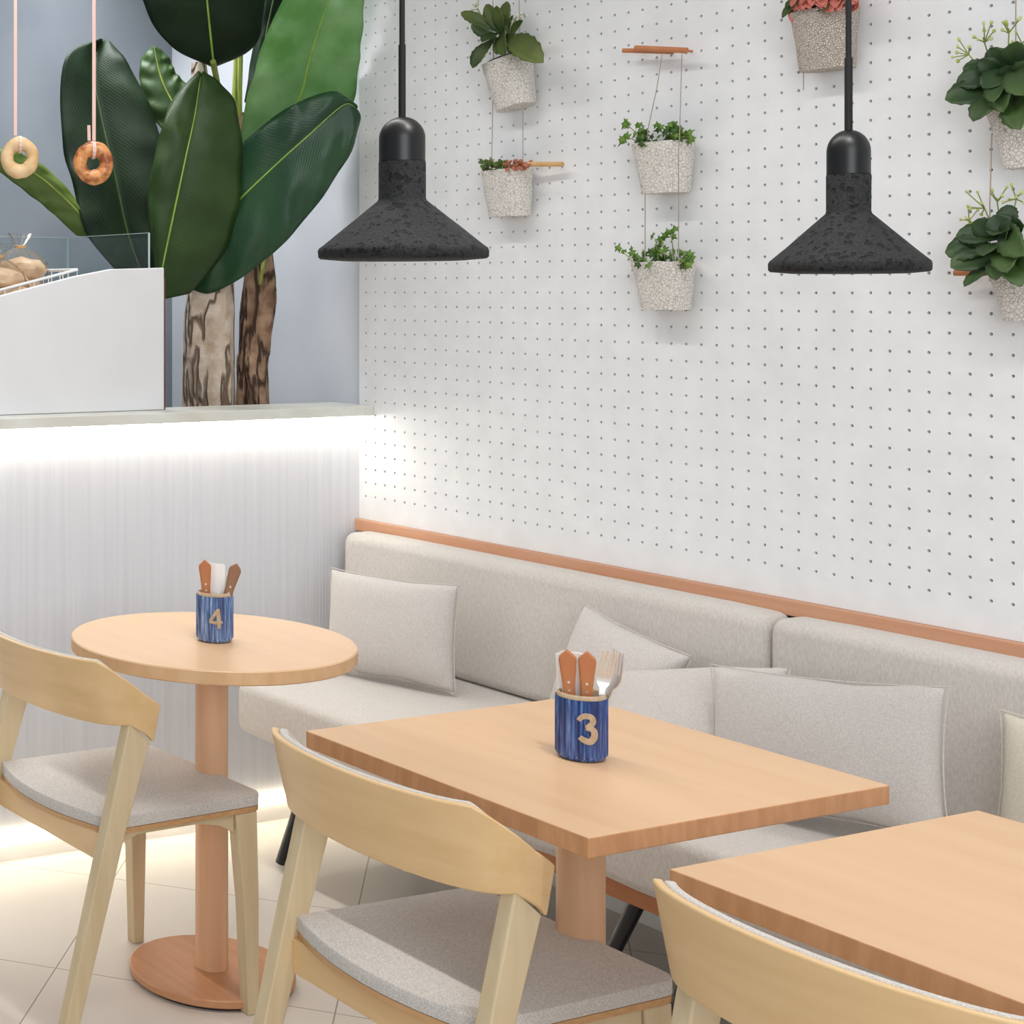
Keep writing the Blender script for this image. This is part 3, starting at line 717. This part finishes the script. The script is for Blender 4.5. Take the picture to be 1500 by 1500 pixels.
def place_pillow(w, h, t, loc, rot, mat, label, seed, pinch=.06):
    o = pillow(w, h, t, loc, rot, mat, label, seed, pinch); rim_seam(o, w, h, pinch, mat); return o
R = radians
place_pillow(.385, .272, .10, (.455, -.292, .638), (R(-6), R(-1), R(15)), 'pillow', 'grey pillow standing in the corner beside the round table', 1)
place_pillow(.29, .26, .135, (1.085, -.20, .628), (R(-12), R(13), R(2)), 'pillow', 'grey pillow leaning on the bench back behind the cup numbered 3', 2, .05)
place_pillow(.40, .25, .13, (1.335, -.285, .612), (R(-42), R(-13), R(10)), 'pillow', 'slumped grey pillow half hidden behind the large pillow', 3)
place_pillow(.425, .272, .11, (1.678, -.338, .648), (R(-13), R(-5), R(13.5)), 'pillow', 'large oblong grey pillow at the right end of the middle table', 4)
place_pillow(.453, .26, .10, (2.144, -.195, .630), (R(-4), R(1.5), R(6)), 'pillow2', 'cream pillow cut off by the right edge of the picture', 5)

# ------------------------------------------------------------------ cups with cutlery
def cup(loc, mat, digit, label, ang):
    t = thing('cutlery_cup', label, 'cup', loc, 0, 'blue cutlery cups')
    fl = lambda r, z, a: r+(.0021*cos(22*a) if r > .036 and .006 < z < .102 else 0)
    K = .0385
    prof = [(0, .001), (.032, .001), (.0355, .002), (.038, .006)]+[(K, .01+.0088*i) for i in range(11)]+[(.038, .1015)]
    obj('body', lathe(prof, 208, fn=fl), mat, t)
    obj('rim', lathe([(.0379, .1015), (.0373, .1045), (.036, .1075), (.0345, .1085), (.033, .107), (.032, .10), (.032, .012), (0, .010)], 64), 'clay', t)
    # the painted number: strokes wrapped round the wall
    def put(x, z): a = ang+x/K; return a, z
    bm = bmesh.new()
    for st, w in digit:
        P = crom([(x, z, 0) for x, z in st], 8*(len(st)-1)) if len(st) > 2 else [Vector((st[0][0]+(st[1][0]-st[0][0])*i/8, st[0][1]+(st[1][1]-st[0][1])*i/8, 0)) for i in range(9)]
        for (p, q) in zip(P, P[1:]): pass
        rings = []
        for i, p in enumerate(P):
            tg = (P[min(i+1, len(P)-1)]-P[max(i-1, 0)]).normalized(); nr = Vector((-tg.y, tg.x, 0))
            ww = w*1.25*(.7+.3*sin(pi*i/(len(P)-1)))/2
            ring = []
            for s, rr in ((-1, .0380), (1, .0380), (1, .0415), (-1, .0415)):
                c = p+nr*s*ww; a, z = put(c.x, c.y); ring.append((rr*cos(a), rr*sin(a), z+.056))
            rings.append(ring)
        loft(rings, bm)
    obj('number', bm, 'clay', t, smooth=False)
    return t
three = [([(-.013, .014), (-.006, .021), (.005, .0205), (.008, .012), (.001, .004), (-.002, .002)], .0075), ([(-.002, .003), (.008, .0), (.0105, -.010), (.005, -.019), (-.004, -.018), (-.011, -.013)], .0085)]
four = [([(.004, .021), (.005, .0), (.006, -.022)], .0065), ([(.003, .019), (-.005, .006), (-.012, -.006)], .0055), ([(-.014, -.0075), (-.002, -.009), (.013, -.008)], .0055)]
K3 = Vector((1.812, -1.106, .75)); K4 = Vector((.832, -1.121, .75))
def face(k, off): d = CAM-k; return math.atan2(d.y, d.x)+off
cup(K3, 'glaze', three, 'deep blue fluted cutlery cup with number 3 on the middle table', face(K3, .22))
cup(K4, 'glaze2', four, 'pale blue fluted cutlery cup with number 4 on the round table', face(K4, .08))
def frame(k):
    d = (CAM-k); d.z = 0; d.normalize(); return Vector((-d.y, d.x, 0)), d             # right seen from the room, towards the room
def place(o, k, dx, dy, dz, lean, back=0, spin=0):
    r, d = frame(k)
    o.matrix_world = Matrix.Translation(k+r*dx+d*dy+UP*dz) @ Matrix((( r.x, -d.x, 0, 0), (r.y, -d.y, 0, 0), (0, 0, 1, 0), (0, 0, 0, 1))) @ Matrix.Rotation(lean, 4, 'Y') @ Matrix.Rotation(back, 4, 'X') @ Matrix.Rotation(spin, 4, 'Z')
def knife(label, wood='handle', s=1):
    t = thing('table_knife', label, 'knife', group='wooden handled knives')
    out = [(-.0085, .085), (-.0095, .11), (-.0135, .15), (-.0125, .156), (0, .168), (.0125, .156), (.0135, .15), (.0095, .11), (.0085, .085)]
    h = obj('handle', prism(out, -.005, .005, 'y'), wood, t, smooth=False, bevel=.0025)
    bm = bmesh.new()
    for z in (.114, .1): 
        for k in range(1):
            b2 = lathe([(0, -.0056), (.0022, -.0056), (.0022, .0056), (0, .0056)], 12); 
            me = bpy.data.meshes.new('x'); b2.to_mesh(me); b2.free()
            n0 = len(bm.verts); bm.from_mesh(me); bpy.data.meshes.remove(me); bm.verts.ensure_lookup_table()
            for v in bm.verts[n0:]: v.co = Vector((v.co.x, v.co.z, v.co.y+z))
    obj('rivet', bm, 'steel', h)
    obj('blade', prism([(-.007, .0), (.004, .0), (.008, .02), (.008, .0848), (-.008, .0848), (-.008, .01)], -.0008, .0008, 'y'), 'steel', t, smooth=False)
    return t
def fork(label):
    t = thing('fork', label, 'fork', group='steel forks')
    bm = bmesh.new(); rings = []
    for z, w, y in ((0, .008, 0), (.06, .007, 0), (.09, .004, .001), (.108, .0045, .003), (.116, .010, .005), (.126, .0118, .006), (.134, .0122, .005)):
        rings.append([(-w, y-.0009, z), (w, y-.0009, z), (w, y+.0009, z), (-w, y+.0009, z)])
    obj('handle', loft(rings), 'steel', t, angle=50)
    for i in range(4):
        x = -.0104+.0069*i
        obj('tine', loft([[(x-w, y-.0009, z), (x+w, y-.0009, z), (x+w, y+.0009, z), (x-w, y+.0009, z)] for z, w, y in ((.1335, .0019, .005), (.155, .0017, .001), (.172, .0013, -.004))]), 'steel', t, smooth=False)
    return t
def napkin(k, w, h, dx, dy, lean, label):
    bm = bmesh.new(); n = 12; rings = []
    for i in range(n+1):
        x = w*(i/n-.5); yy = .004*sin(i/n*pi*2.2)+.006*(2*i/n-1)**2
        hh = h-.006*(2*i/n-1)**4-.003*noise.noise(Vector((i*.4, h, 0)))
        rings.append([(x, yy-.0025, .0), (x, yy+.0025, .0), (x*1.1, yy+.0018, hh), (x*1.1, yy-.0018, hh)])
    o = obj('napkin', loft(rings, bm), 'napkin', None, angle=60)
    tag(o, label, 'napkin', 'paper napkins'); place(o, k, dx, dy, .0125, lean); return o
ZB = .012
napkin(K3, .050, .158, -.009, -.010, R(-1), 'folded white napkin in the cup numbered 3')
place(knife('wooden handled knife leftmost in the cup numbered 3'), K3, -.013, .008, ZB, R(-3), R(2))
place(knife('wooden handled knife beside the fork in the cup numbered 3'), K3, .006, .010, ZB, R(1), R(2))
place(fork('steel fork with tines up in front in the cup numbered 3'), K3, .015, .010, ZB, R(9), R(0), R(12))
place(fork('second steel fork turned edge on at the right in the cup numbered 3'), K3, .016, -.004, ZB, R(14), R(0), R(-50))
napkin(K4, .048, .155, -.004, -.012, R(0), 'folded white napkin in the cup numbered 4')
place(knife('red brown wooden handled knife upright in the cup numbered 4'), K4, -.013, .006, ZB, R(-3), R(2))
place(knife('dark wooden handled knife leaning right in the cup numbered 4', 'handle2'), K4, .004, .009, ZB, R(15), R(1))
napkin(K4, .018, .138, .014, -.004, R(9), 'narrow white paper slip at the right in the cup numbered 4')

# ------------------------------------------------------------------ pendant lamps
def pendant(loc, label, k=1, kc=1):
    t = thing('pendant_lamp', label, 'lamp', loc, 0, 'black lava pendants')
    sh = [(0, -.003), (.10, -.002), (.136, .001), (.1395, .004), (.14, .014), (.138, .0185), (.131, .0235)]
    sh += [(.131-.0905*i/8, .0235+.0725*i/8) for i in range(1, 9)]+[(.0388, .100), (.0388, .158), (.038, .1605), (.0, .1605)]
    f = lambda r, z, a: r*(1+.012*noise.noise(Vector((cos(a)*9, sin(a)*9, z*60)))) if r > .03 else r
    obj('shade', lathe([(a*k, b) for a, b in sh], 120, fn=f), 'lava', t, angle=50)
    cp = [(0, .161), (.0375, .161), (.0375, .198)]+[(.0375*cos(pi/2*i/12), .198+.036*sin(pi/2*i/12)) for i in range(1, 12)]+[(0, .234)]
    obj('cap', lathe([(a*kc, b) for a, b in cp], 64), 'cap', t, angle=50)
    c = obj('cord', tube([(0, 0, .233), (0, 0, 3.0-loc[2])], .0044, 10), 'cord', t)
    obj('sleeve', tube([(0, 0, .2335), (0, 0, .352)], .0058, 12), 'cord', c)
    return t
PD = 2.66
q = spot(589, 380, PD); pl1 = pendant((q.x, q.y, q.z), 'black lava stone pendant lamp on the left, before the pegboard edge', .945, .96)
q = spot(1243, 399, PD); pendant((q.x, q.y, q.z), 'black lava stone pendant lamp on the right, below the red leaved planter', .815, .83)

# ------------------------------------------------------------------ wall planters
def blade(bm, b, tip, w, n=Vector((0, -1, 0)), curl=.15, scal=.0, shape='ob', uv=None, nt=9, fold=.25):
    # one leaf from b to tip, w wide, its face turned to n
    b, tip = Vector(b), Vector(tip); ax = tip-b; L = ax.length; a = ax.normalized(); s = a.cross(n).normalized(); nn = s.cross(a).normalized()
    rows = []
    for i in range(nt+1):
        t = i/nt
        if shape == 'ob': ww = w/2*(sin(pi*min(1, t**1.25*.97+.03)))**.7*(.55+.6*t)
        elif shape == 'round': ww = w/2*sqrt(max(0, 1-(2*t-1)**2))+.0004
        else: ww = w/2*sin(pi*(t*.96+.02))**.8
        if scal: ww *= 1+scal*(1 if i % 2 else -1)*(t > .25)
        c = b+a*L*t+nn*(curl*L*sin(pi*t)*.6)
        rows.append([bm.verts.new(c-s*ww+nn*ww*fold), bm.verts.new(c-s*ww*.5+nn*ww*fold*.35), bm.verts.new(c), bm.verts.new(c+s*ww*.5+nn*ww*fold*.35), bm.verts.new(c+s*ww+nn*ww*fold)])
    for r0, r1 in zip(rows, rows[1:]):
        for k in range(4): bm.faces.new((r0[k], r0[k+1], r1[k+1], r1[k]))
def pot_mesh(wt, wb, h, dt, db, wob, seed):
    # hollow pot: flat back on the board, rounded front
    def ring(w, d, z, ins=0):
        r = []
        for i in range(28):
            a = 2*pi*i/28; x = cos(a); y = sin(a)
            x = math.copysign(abs(x)**.75, x); y = math.copysign(abs(y)**.75, y)
            k = 1+wob*noise.noise(Vector((x*2, y*2+seed, z*25)))
            r.append((x*(w/2-ins)*k, -d/2+y*(d/2-ins)*(k if y < 0 else 1), z+wob*.06*noise.noise(Vector((x*2+seed, y*2, 3)))*(1 if z > h*.5 else .4)))
        return r
    rings = []
    for i in range(9):
        t = i/8; rings.append(ring(wb+(wt-wb)*t**1.1, db+(dt-db)*t, h*t))
    rings.append(ring(wt, dt, h*.995, .006)); rings.append(ring(wt*.95, dt*.95, h*.72, .007))
    return loft(rings)
def planter(uvb, w, h, label, mat='crackle', wb=None, d=.085, tilt=0, seed=1, wob=.05, tb=None):
    p = onwall(uvb[0], uvb[1], -.045)
    t = thing('wall_planter', label, 'planter', (p.x, -.004, p.z), 0, 'wall planters on the pegboard')
    t.rotation_euler = (0, tilt, 0)
    obj('pot', pot_mesh(w, wb or w*.78, h, d, d*.75, wob, seed), mat, t)
    return t
def loc_of(t, u, v, y): return t.matrix_world.inverted() @ onwall(u, v, y)
def upd(): bpy.context.view_layer.update()
def leaf_obj(t, bm, mat, name='foliage'):
    o = obj(name, bm, mat, t, angle=180); s = o.modifiers.new('thick', 'SOLIDIFY'); s.thickness = .0012; s.offset = 0
    return o
def uvless(o): return o
def stems(t, pts_list, r, mat, name='flower_stem'):
    bm = bmesh.new()
    for pts in pts_list: tube(pts, r, 5, bm)
    return obj(name, bm, mat, t)
def buds(t, cs, r, mat, name, rnd):
    bm = bmesh.new()
    for c in cs: blob(c, (r*rnd.uniform(.7, 1.2),)*2+(r*rnd.uniform(.9, 1.5),), rnd.random()*9, .2, 8, bm, 1)
    return obj(name, bm, mat, t)
def kalanchoe(t, center, leaves, seed, mat='kal', flowers=(), fmat='bud', bloom=None):
    # leaves: (tip u, tip v, tip y, width m, base u, base v)
    rnd = random.Random(seed); bm = bmesh.new(); c = loc_of(t, center[0], center[1], -.06)
    for (u, v, y, w, bu, bv) in leaves:
        b = loc_of(t, bu, bv, -.055-rnd.uniform(0, .012)); tip = loc_of(t, u, v, y)
        n = Vector((rnd.uniform(-.35, .35), -1, rnd.uniform(.1, .6))).normalized()
        blade(bm, b, tip, w, n, rnd.uniform(.05, .25), .06, 'ob', nt=14)
    leaf_obj(t, bm, mat)
    for (u, v, y, bu, bv, k, spread) in flowers:
        b = loc_of(t, bu, bv, -.05); e = loc_of(t, u, v, y); m = b.lerp(e, .55)+Vector((0, -.008, .004)); g = bmesh.new(); tube([b, m, e], .0013, 5, g); hd = []
        for i in range(k):
            q = e+Vector((rnd.uniform(-1, 1), rnd.uniform(-.6, .4), rnd.uniform(-.7, 1)))*spread
            tube([m.lerp(e, .7), q], .0011, 5, g); hd.append(q)
        nf = len(g.faces)
        for q in hd: blob(q, (.0034*rnd.uniform(.7, 1.2),)*2+(.0034*rnd.uniform(.9, 1.5),), rnd.random()*9, .2, 8, g, 1)
        so = obj('flower_sprig', g, 'petiole', t); so.data.materials.append(M[fmat])
        for p in so.data.polygons:
            if p.index >= nf: p.material_index = 1
# pot one, tilted, big scalloped leaves
t1 = planter((752, 157), .140, .125, 'tilted white crackle planter with large scalloped leaves, uppermost left on the pegboard', tilt=R(-9), wb=.108, seed=2)
t1b = planter((743, 317), .140, .120, 'small white crackle planter with pink succulents below the tilted planter', wb=.118, seed=3)
t2 = planter((972, 283), .148, .118, 'upper white crackle planter of ivy below the brown dowel', wb=.108, seed=4)
t2b = planter((972, 454), .152, .112, 'lower white crackle planter of ivy, hung under the other ivy planter', wb=.116, seed=5)
t3 = planter((1208, 102), .134, .125, 'grainy clay planter with red leaves at the top right', 'granule', wb=.108, seed=6)
t4 = planter((1502, 246), .128, .118, 'white crackle planter with dark leaves in the top right corner', wb=.072, seed=7)
t5 = planter((1502, 470), .130, .110, 'white crackle planter with dark leaves at the right, below the corner one', wb=.074, seed=8)
upd()
for t, mt in ((t1, 'nursery'), (t1b, 'soil'), (t2, 'soil'), (t2b, 'soil'), (t3, 'soil'), (t4, 'nursery'), (t5, 'nursery')):
    up = .006 if mt == 'nursery' else -.008
    bb = t.children[0].dimensions
    hh = max(v.co.z for v in t.children[0].data.vertices); w = max(v.co.x for v in t.children[0].data.vertices)
    el = lambda q, z: [(w*q*math.copysign(abs(cos(2*pi*i/24))**.8, cos(2*pi*i/24)), -.0425+.036*q*math.copysign(abs(sin(2*pi*i/24))**.8, sin(2*pi*i/24)), z) for i in range(24)]
    if mt == 'nursery': g = loft([el(.70, hh-.05), el(.80, hh+up), el(.74, hh+up), el(.68, hh-.012)])
    else: g = loft([el(.68, hh-.04), el(.74, hh-.010)])
    obj('inner_pot' if mt == 'nursery' else 'soil', g, mt, t)
kalanchoe(t1, (745, 75), [(675, 18, -.09, .035, 738, 50), (690, 36, -.10, .032, 735, 62), (712, 6, -.07, .04, 738, 55), (727, 8, -.09, .036, 740, 58), (742, 2, -.05, .034, 745, 52), (752, 22, -.08, .03, 745, 60), (766, 30, -.10, .03, 748, 60), (692, 100, -.11, .05, 728, 55), (706, 62, -.12, .045, 735, 48), (796, 92, -.13, .07, 745, 55), (764, 76, -.11, .05, 742, 48), (740, 82, -.12, .04, 738, 45), (728, 80, -.1, .03, 736, 48)], 11, 'kal',
          [(697, 8, -.07, 730, 60, 5, .016), (757, 25, -.07, 748, 62, 5, .018), (708, 45, -.06, 735, 66, 4, .014), (768, 20, -.06, 750, 60, 3, .012)], 'flower')
LK = [(1384, 146, -.12, .062, 1470, 130), (1400, 122, -.10, .05, 1465, 115), (1425, 178, -.13, .05, 1475, 135), (1410, 100, -.08, .04, 1465, 105), (1432, 88, -.10, .04, 1470, 110), (1450, 70, -.08, .045, 1480, 110), (1490, 60, -.09, .05, 1492, 110), (1510, 90, -.12, .05, 1500, 125), (1495, 190, -.14, .06, 1490, 120), (1530, 160, -.12, .06, 1500, 120), (1455, 150, -.14, .045, 1480, 110), (1470, 165, -.13, .06, 1492, 105), (1500, 140, -.15, .05, 1485, 95), (1440, 130, -.12, .05, 1485, 100), (1475, 95, -.1, .05, 1495, 130), (1540, 110, -.1, .05, 1500, 115)]
kalanchoe(t4, (1485, 120), LK, 12, 'kal2', [(1415, 75, -.06, 1455, 120, 6, .026), (1440, 55, -.07, 1465, 115, 7, .028), (1478, 42, -.07, 1485, 100, 6, .022), (1500, 60, -.06, 1490, 100, 4, .02)])
kalanchoe(t5, (1485, 360), [(1384, 370, -.10, .06, 1465, 365), (1392, 392, -.12, .06, 1470, 370), (1412, 420, -.13, .035, 1475, 380), (1400, 345, -.09, .05, 1465, 350), (1425, 325, -.08, .045, 1470, 345), (1455, 315, -.08, .05, 1480, 350), (1475, 300, -.06, .04, 1485, 345), (1500, 330, -.1, .06, 1490, 350), (1460, 410, -.14, .055, 1485, 360), (1495, 420, -.14, .055, 1490, 365), (1530, 390, -.12, .06, 1500, 360), (1535, 345, -.1, .05, 1500, 355), (1440, 375, -.14, .05, 1475, 355), (1475, 400, -.15, .06, 1490, 340), (1500, 375, -.15, .06, 1480, 330), (1455, 345, -.13, .055, 1490, 350), (1480, 325, -.12, .05, 1490, 375)], 13, 'kal2',
          [(1415, 320, -.06, 1460, 350, 5, .024), (1440, 300, -.06, 1465, 345, 6, .026), (1490, 285, -.06, 1488, 340, 6, .024), (1460, 290, -.05, 1475, 340, 4, .022)])
def lobes(bm, c, r, n, rnd):
    # small five-lobed ivy leaf
    x = Vector((n.z, 0, -n.x)).normalized() if abs(n.y) > .99 or (abs(n.x)+abs(n.z)) > .05 else Vector((1, 0, 0))
    y = n.cross(x); a0 = rnd.uniform(0, 2*pi); m = bm.verts.new(c+n*r*.12); ring = []
    for k in range(10):
        a = a0+2*pi*k/10; q = r*(1 if k % 2 == 0 else .58)*(1.25 if k == 0 else 1)*(.5 if k == 5 else 1)
        ring.append(bm.verts.new(c+x*cos(a)*q+y*sin(a)*q-n*q*.12*rnd.random()))
    for k in range(10): bm.faces.new((m, ring[k], ring[(k+1) % 10]))
def ivy(t, region, sprigs, seed, mats=('ivy', 'ivyd'), n=70, r=.0105):
    rnd = random.Random(seed); A, B = bmesh.new(), bmesh.new(); st = []
    u0, u1, v0, v1 = region
    for i in range(n):
        u = rnd.uniform(u0, u1); k = 1-abs(2*(u-u0)/(u1-u0)-1)**2; v = v1-(v1-v0)*rnd.random()*(.35+.65*k); y = rnd.uniform(-.095, -.015)
        nv = Vector((rnd.uniform(-.7, .7), -1, rnd.uniform(-.3, .9))).normalized()
        lobes(A if rnd.random() < .55 else B, loc_of(t, u, v, y), r*rnd.uniform(.6, 1.2), nv, rnd)
    for (u, v, bu, bv, k) in sprigs:
        e = loc_of(t, u, v, -.06); b = loc_of(t, bu, bv, -.05); st.append([b, b.lerp(e, .5)+Vector((.003, -.004, .004)), e])
        for i in range(k):
            nv = Vector((rnd.uniform(-.6, .6), -1, rnd.uniform(-.2, .8))).normalized()
            lobes(A, e+Vector((rnd.uniform(-1, 1), rnd.uniform(-.5, .5), rnd.uniform(-1, 1)))*.011, r*rnd.uniform(.8, 1.15), nv, rnd)
    leaf_obj(t, A, mats[0]); leaf_obj(t, B, mats[1])
    for q in st: stems(t, [q], .0012, 'petiole', 'stem')
ivy(t2, (932, 1012, 178, 212), [(918, 182, 938, 205, 3), (935, 190, 942, 205, 4), (915, 204, 936, 208, 4), (985, 181, 985, 205, 4), (1010, 200, 998, 208, 4)], 21)
ivy(t2b, (930, 1012, 360, 390), [(908, 366, 932, 390, 2), (928, 371, 938, 390, 3), (983, 341, 988, 385, 4), (970, 352, 975, 385, 3), (1005, 372, 998, 388, 4), (960, 350, 965, 385, 1)], 22)
def small(t, region, seed, n, mats, r):
    rnd = random.Random(seed); bms = [bmesh.new() for _ in mats]; u0, u1, v0, v1 = region
    for i in range(n):
        u = rnd.uniform(u0, u1); v = rnd.uniform(v0, v1); c = loc_of(t, u, v, rnd.uniform(-.09, -.02)); f = (u-u0)/(u1-u0)
        k = int(min(len(mats)-1, max(0, f*len(mats)+rnd.uniform(-.5, .5))))
        d = Vector((rnd.uniform(-1, 1), rnd.uniform(-.8, 0), rnd.uniform(.1, 1))).normalized()
        blade(bms[k], c, c+d*r*rnd.uniform(1.2, 2), r*rnd.uniform(.8, 1.2), Vector((0, -1, .4)).normalized(), .2, 0, 'round', nt=5)
    for b, m in zip(bms, mats): leaf_obj(t, b, m)
small(t1b, (708, 775, 238, 252), 31, 130, ('llight', 'pinkleaf'), .0085)
buds(t1b, [loc_of(t1b, *p, -.06) for p in ((725, 236), (732, 240), (742, 248), (760, 250), (770, 247), (748, 246), (718, 240))], .0035, 'flower', 'flower', random.Random(2))
rnd = random.Random(41); A = bmesh.new(); B = bmesh.new()
for i in range(46):
    u = rnd.uniform(1162, 1262); v = rnd.uniform(-40, 16); b = loc_of(t3, 1170+(u-1160)*.8, 16, rnd.uniform(-.07, -.02)); e = loc_of(t3, u, v, rnd.uniform(-.11, -.03))
    blade(A if rnd.random() < .75 else B, b.lerp(e, .35), e, rnd.uniform(.022, .034), Vector((rnd.uniform(-.4, .4), -1, .5)).normalized(), .15, 0, 'el', nt=6)
for i in range(16):
    u = rnd.uniform(1172, 1250); v = rnd.uniform(2, 18)-(u-1166)*.1; blade(A, loc_of(t3, u, v-14, -.07), loc_of(t3, u+rnd.uniform(-10, 10), v+6, -.1), rnd.uniform(.02, .03), Vector((rnd.uniform(-.3, .3), -1, .5)).normalized(), .15, 0, 'el', nt=6)
for (u, v, w) in ((1146, 26, .024), (1160, 33, .022), (1150, 10, .026), (1256, 4, .03)):
    blade(A if v > 30 or u > 1200 else B, loc_of(t3, 1172 if u < 1200 else 1240, 5, -.05), loc_of(t3, u, v, -.08), w, Vector((0, -1, .5)).normalized(), .2, 0, 'el', nt=7)
leaf_obj(t3, A, 'redleaf'); leaf_obj(t3, B, 'kal')

# rods pegged into the board, with the strings they carry
def rod(pts, r, mat, label):
    # a peg rod standing off the board on two pins
    a, b = Vector(pts[0]), Vector(pts[1])
    t = thing('wooden_rod', label, 'rod', ((a.x+b.x)/2, 0, (a.z+b.z)/2), 0, 'wooden rods in the pegboard'); T = Vector(t.location)
    obj('dowel', tube([a-T, b-T], r, 12), mat, t)
    bm = bmesh.new()
    for k in (.2, .8):
        p = a.lerp(b, k)-T; tube([p, (p.x, .0105, p.z)], .0028, 8, bm)
    obj('pin', bm, mat, t); return t
r1 = rod((onwall(760, 240.5, -.05), onwall(824, 240.5, -.03)), .0062, 'dowel2', 'light wooden rod sticking out beside the pink succulent planter')
r2 = rod((onwall(913, 74, -.04), onwall(986, 76, -.03)), .0055, 'dowel', 'thin brown rod behind, at the top of the ivy strings')
r3 = rod((onwall(931, 70.5, -.056), onwall(1006, 74, -.05)), .0068, 'dowel', 'thicker brown rod in front, carrying the strings of the ivy planters')
r5 = rod((onwall(1398, 399.5, -.04), onwall(1445, 399.5, -.03)), .0062, 'dowel', 'short brown rod behind the lower dark leaved planter at the right')
def strings(parent, lists, label=None):
    T = Vector(parent.location)
    upd()
    for pts in lists:
        obj('string', tube([parent.matrix_world.inverted() @ onwall(*p) for p in pts], .0011, 6), 'string', parent)
strings(r3, [[(970, 80, -.05), (962, 130, -.05), (949, 190, -.06), (949, 208, -.06)], [(999, 77, -.056), (996, 180, -.07), (995, 212, -.099)]])
strings(t2b, [[(945, 283, -.07), (945, 372, -.07), (944, 392, -.07)], [(994, 212, -.1), (994, 282, -.09), (994, 380, -.092), (995, 392, -.092)]])
strings(t1b, [[(722, 140, -.05), (721, 200, -.05), (720, 250, -.06)], [(766, 155, -.05), (766, 200, -.05), (766, 250, -.06)]])
strings(t1, [[(758, -60, -.02), (761, 20, -.04), (762, 92, -.06)], [(722, -60, -.02), (722, 40, -.04), (723, 95, -.06)]])
strings(t5, [[(1453, 195, -.06), (1450, 300, -.06), (1450, 412, -.07)]])
strings(t4, [[(1488, -40, -.03), (1488, 60, -.04), (1488, 170, -.06)]])
strings(t3, [[(1177, 100, -.05), (1177, 132, -.04)]])
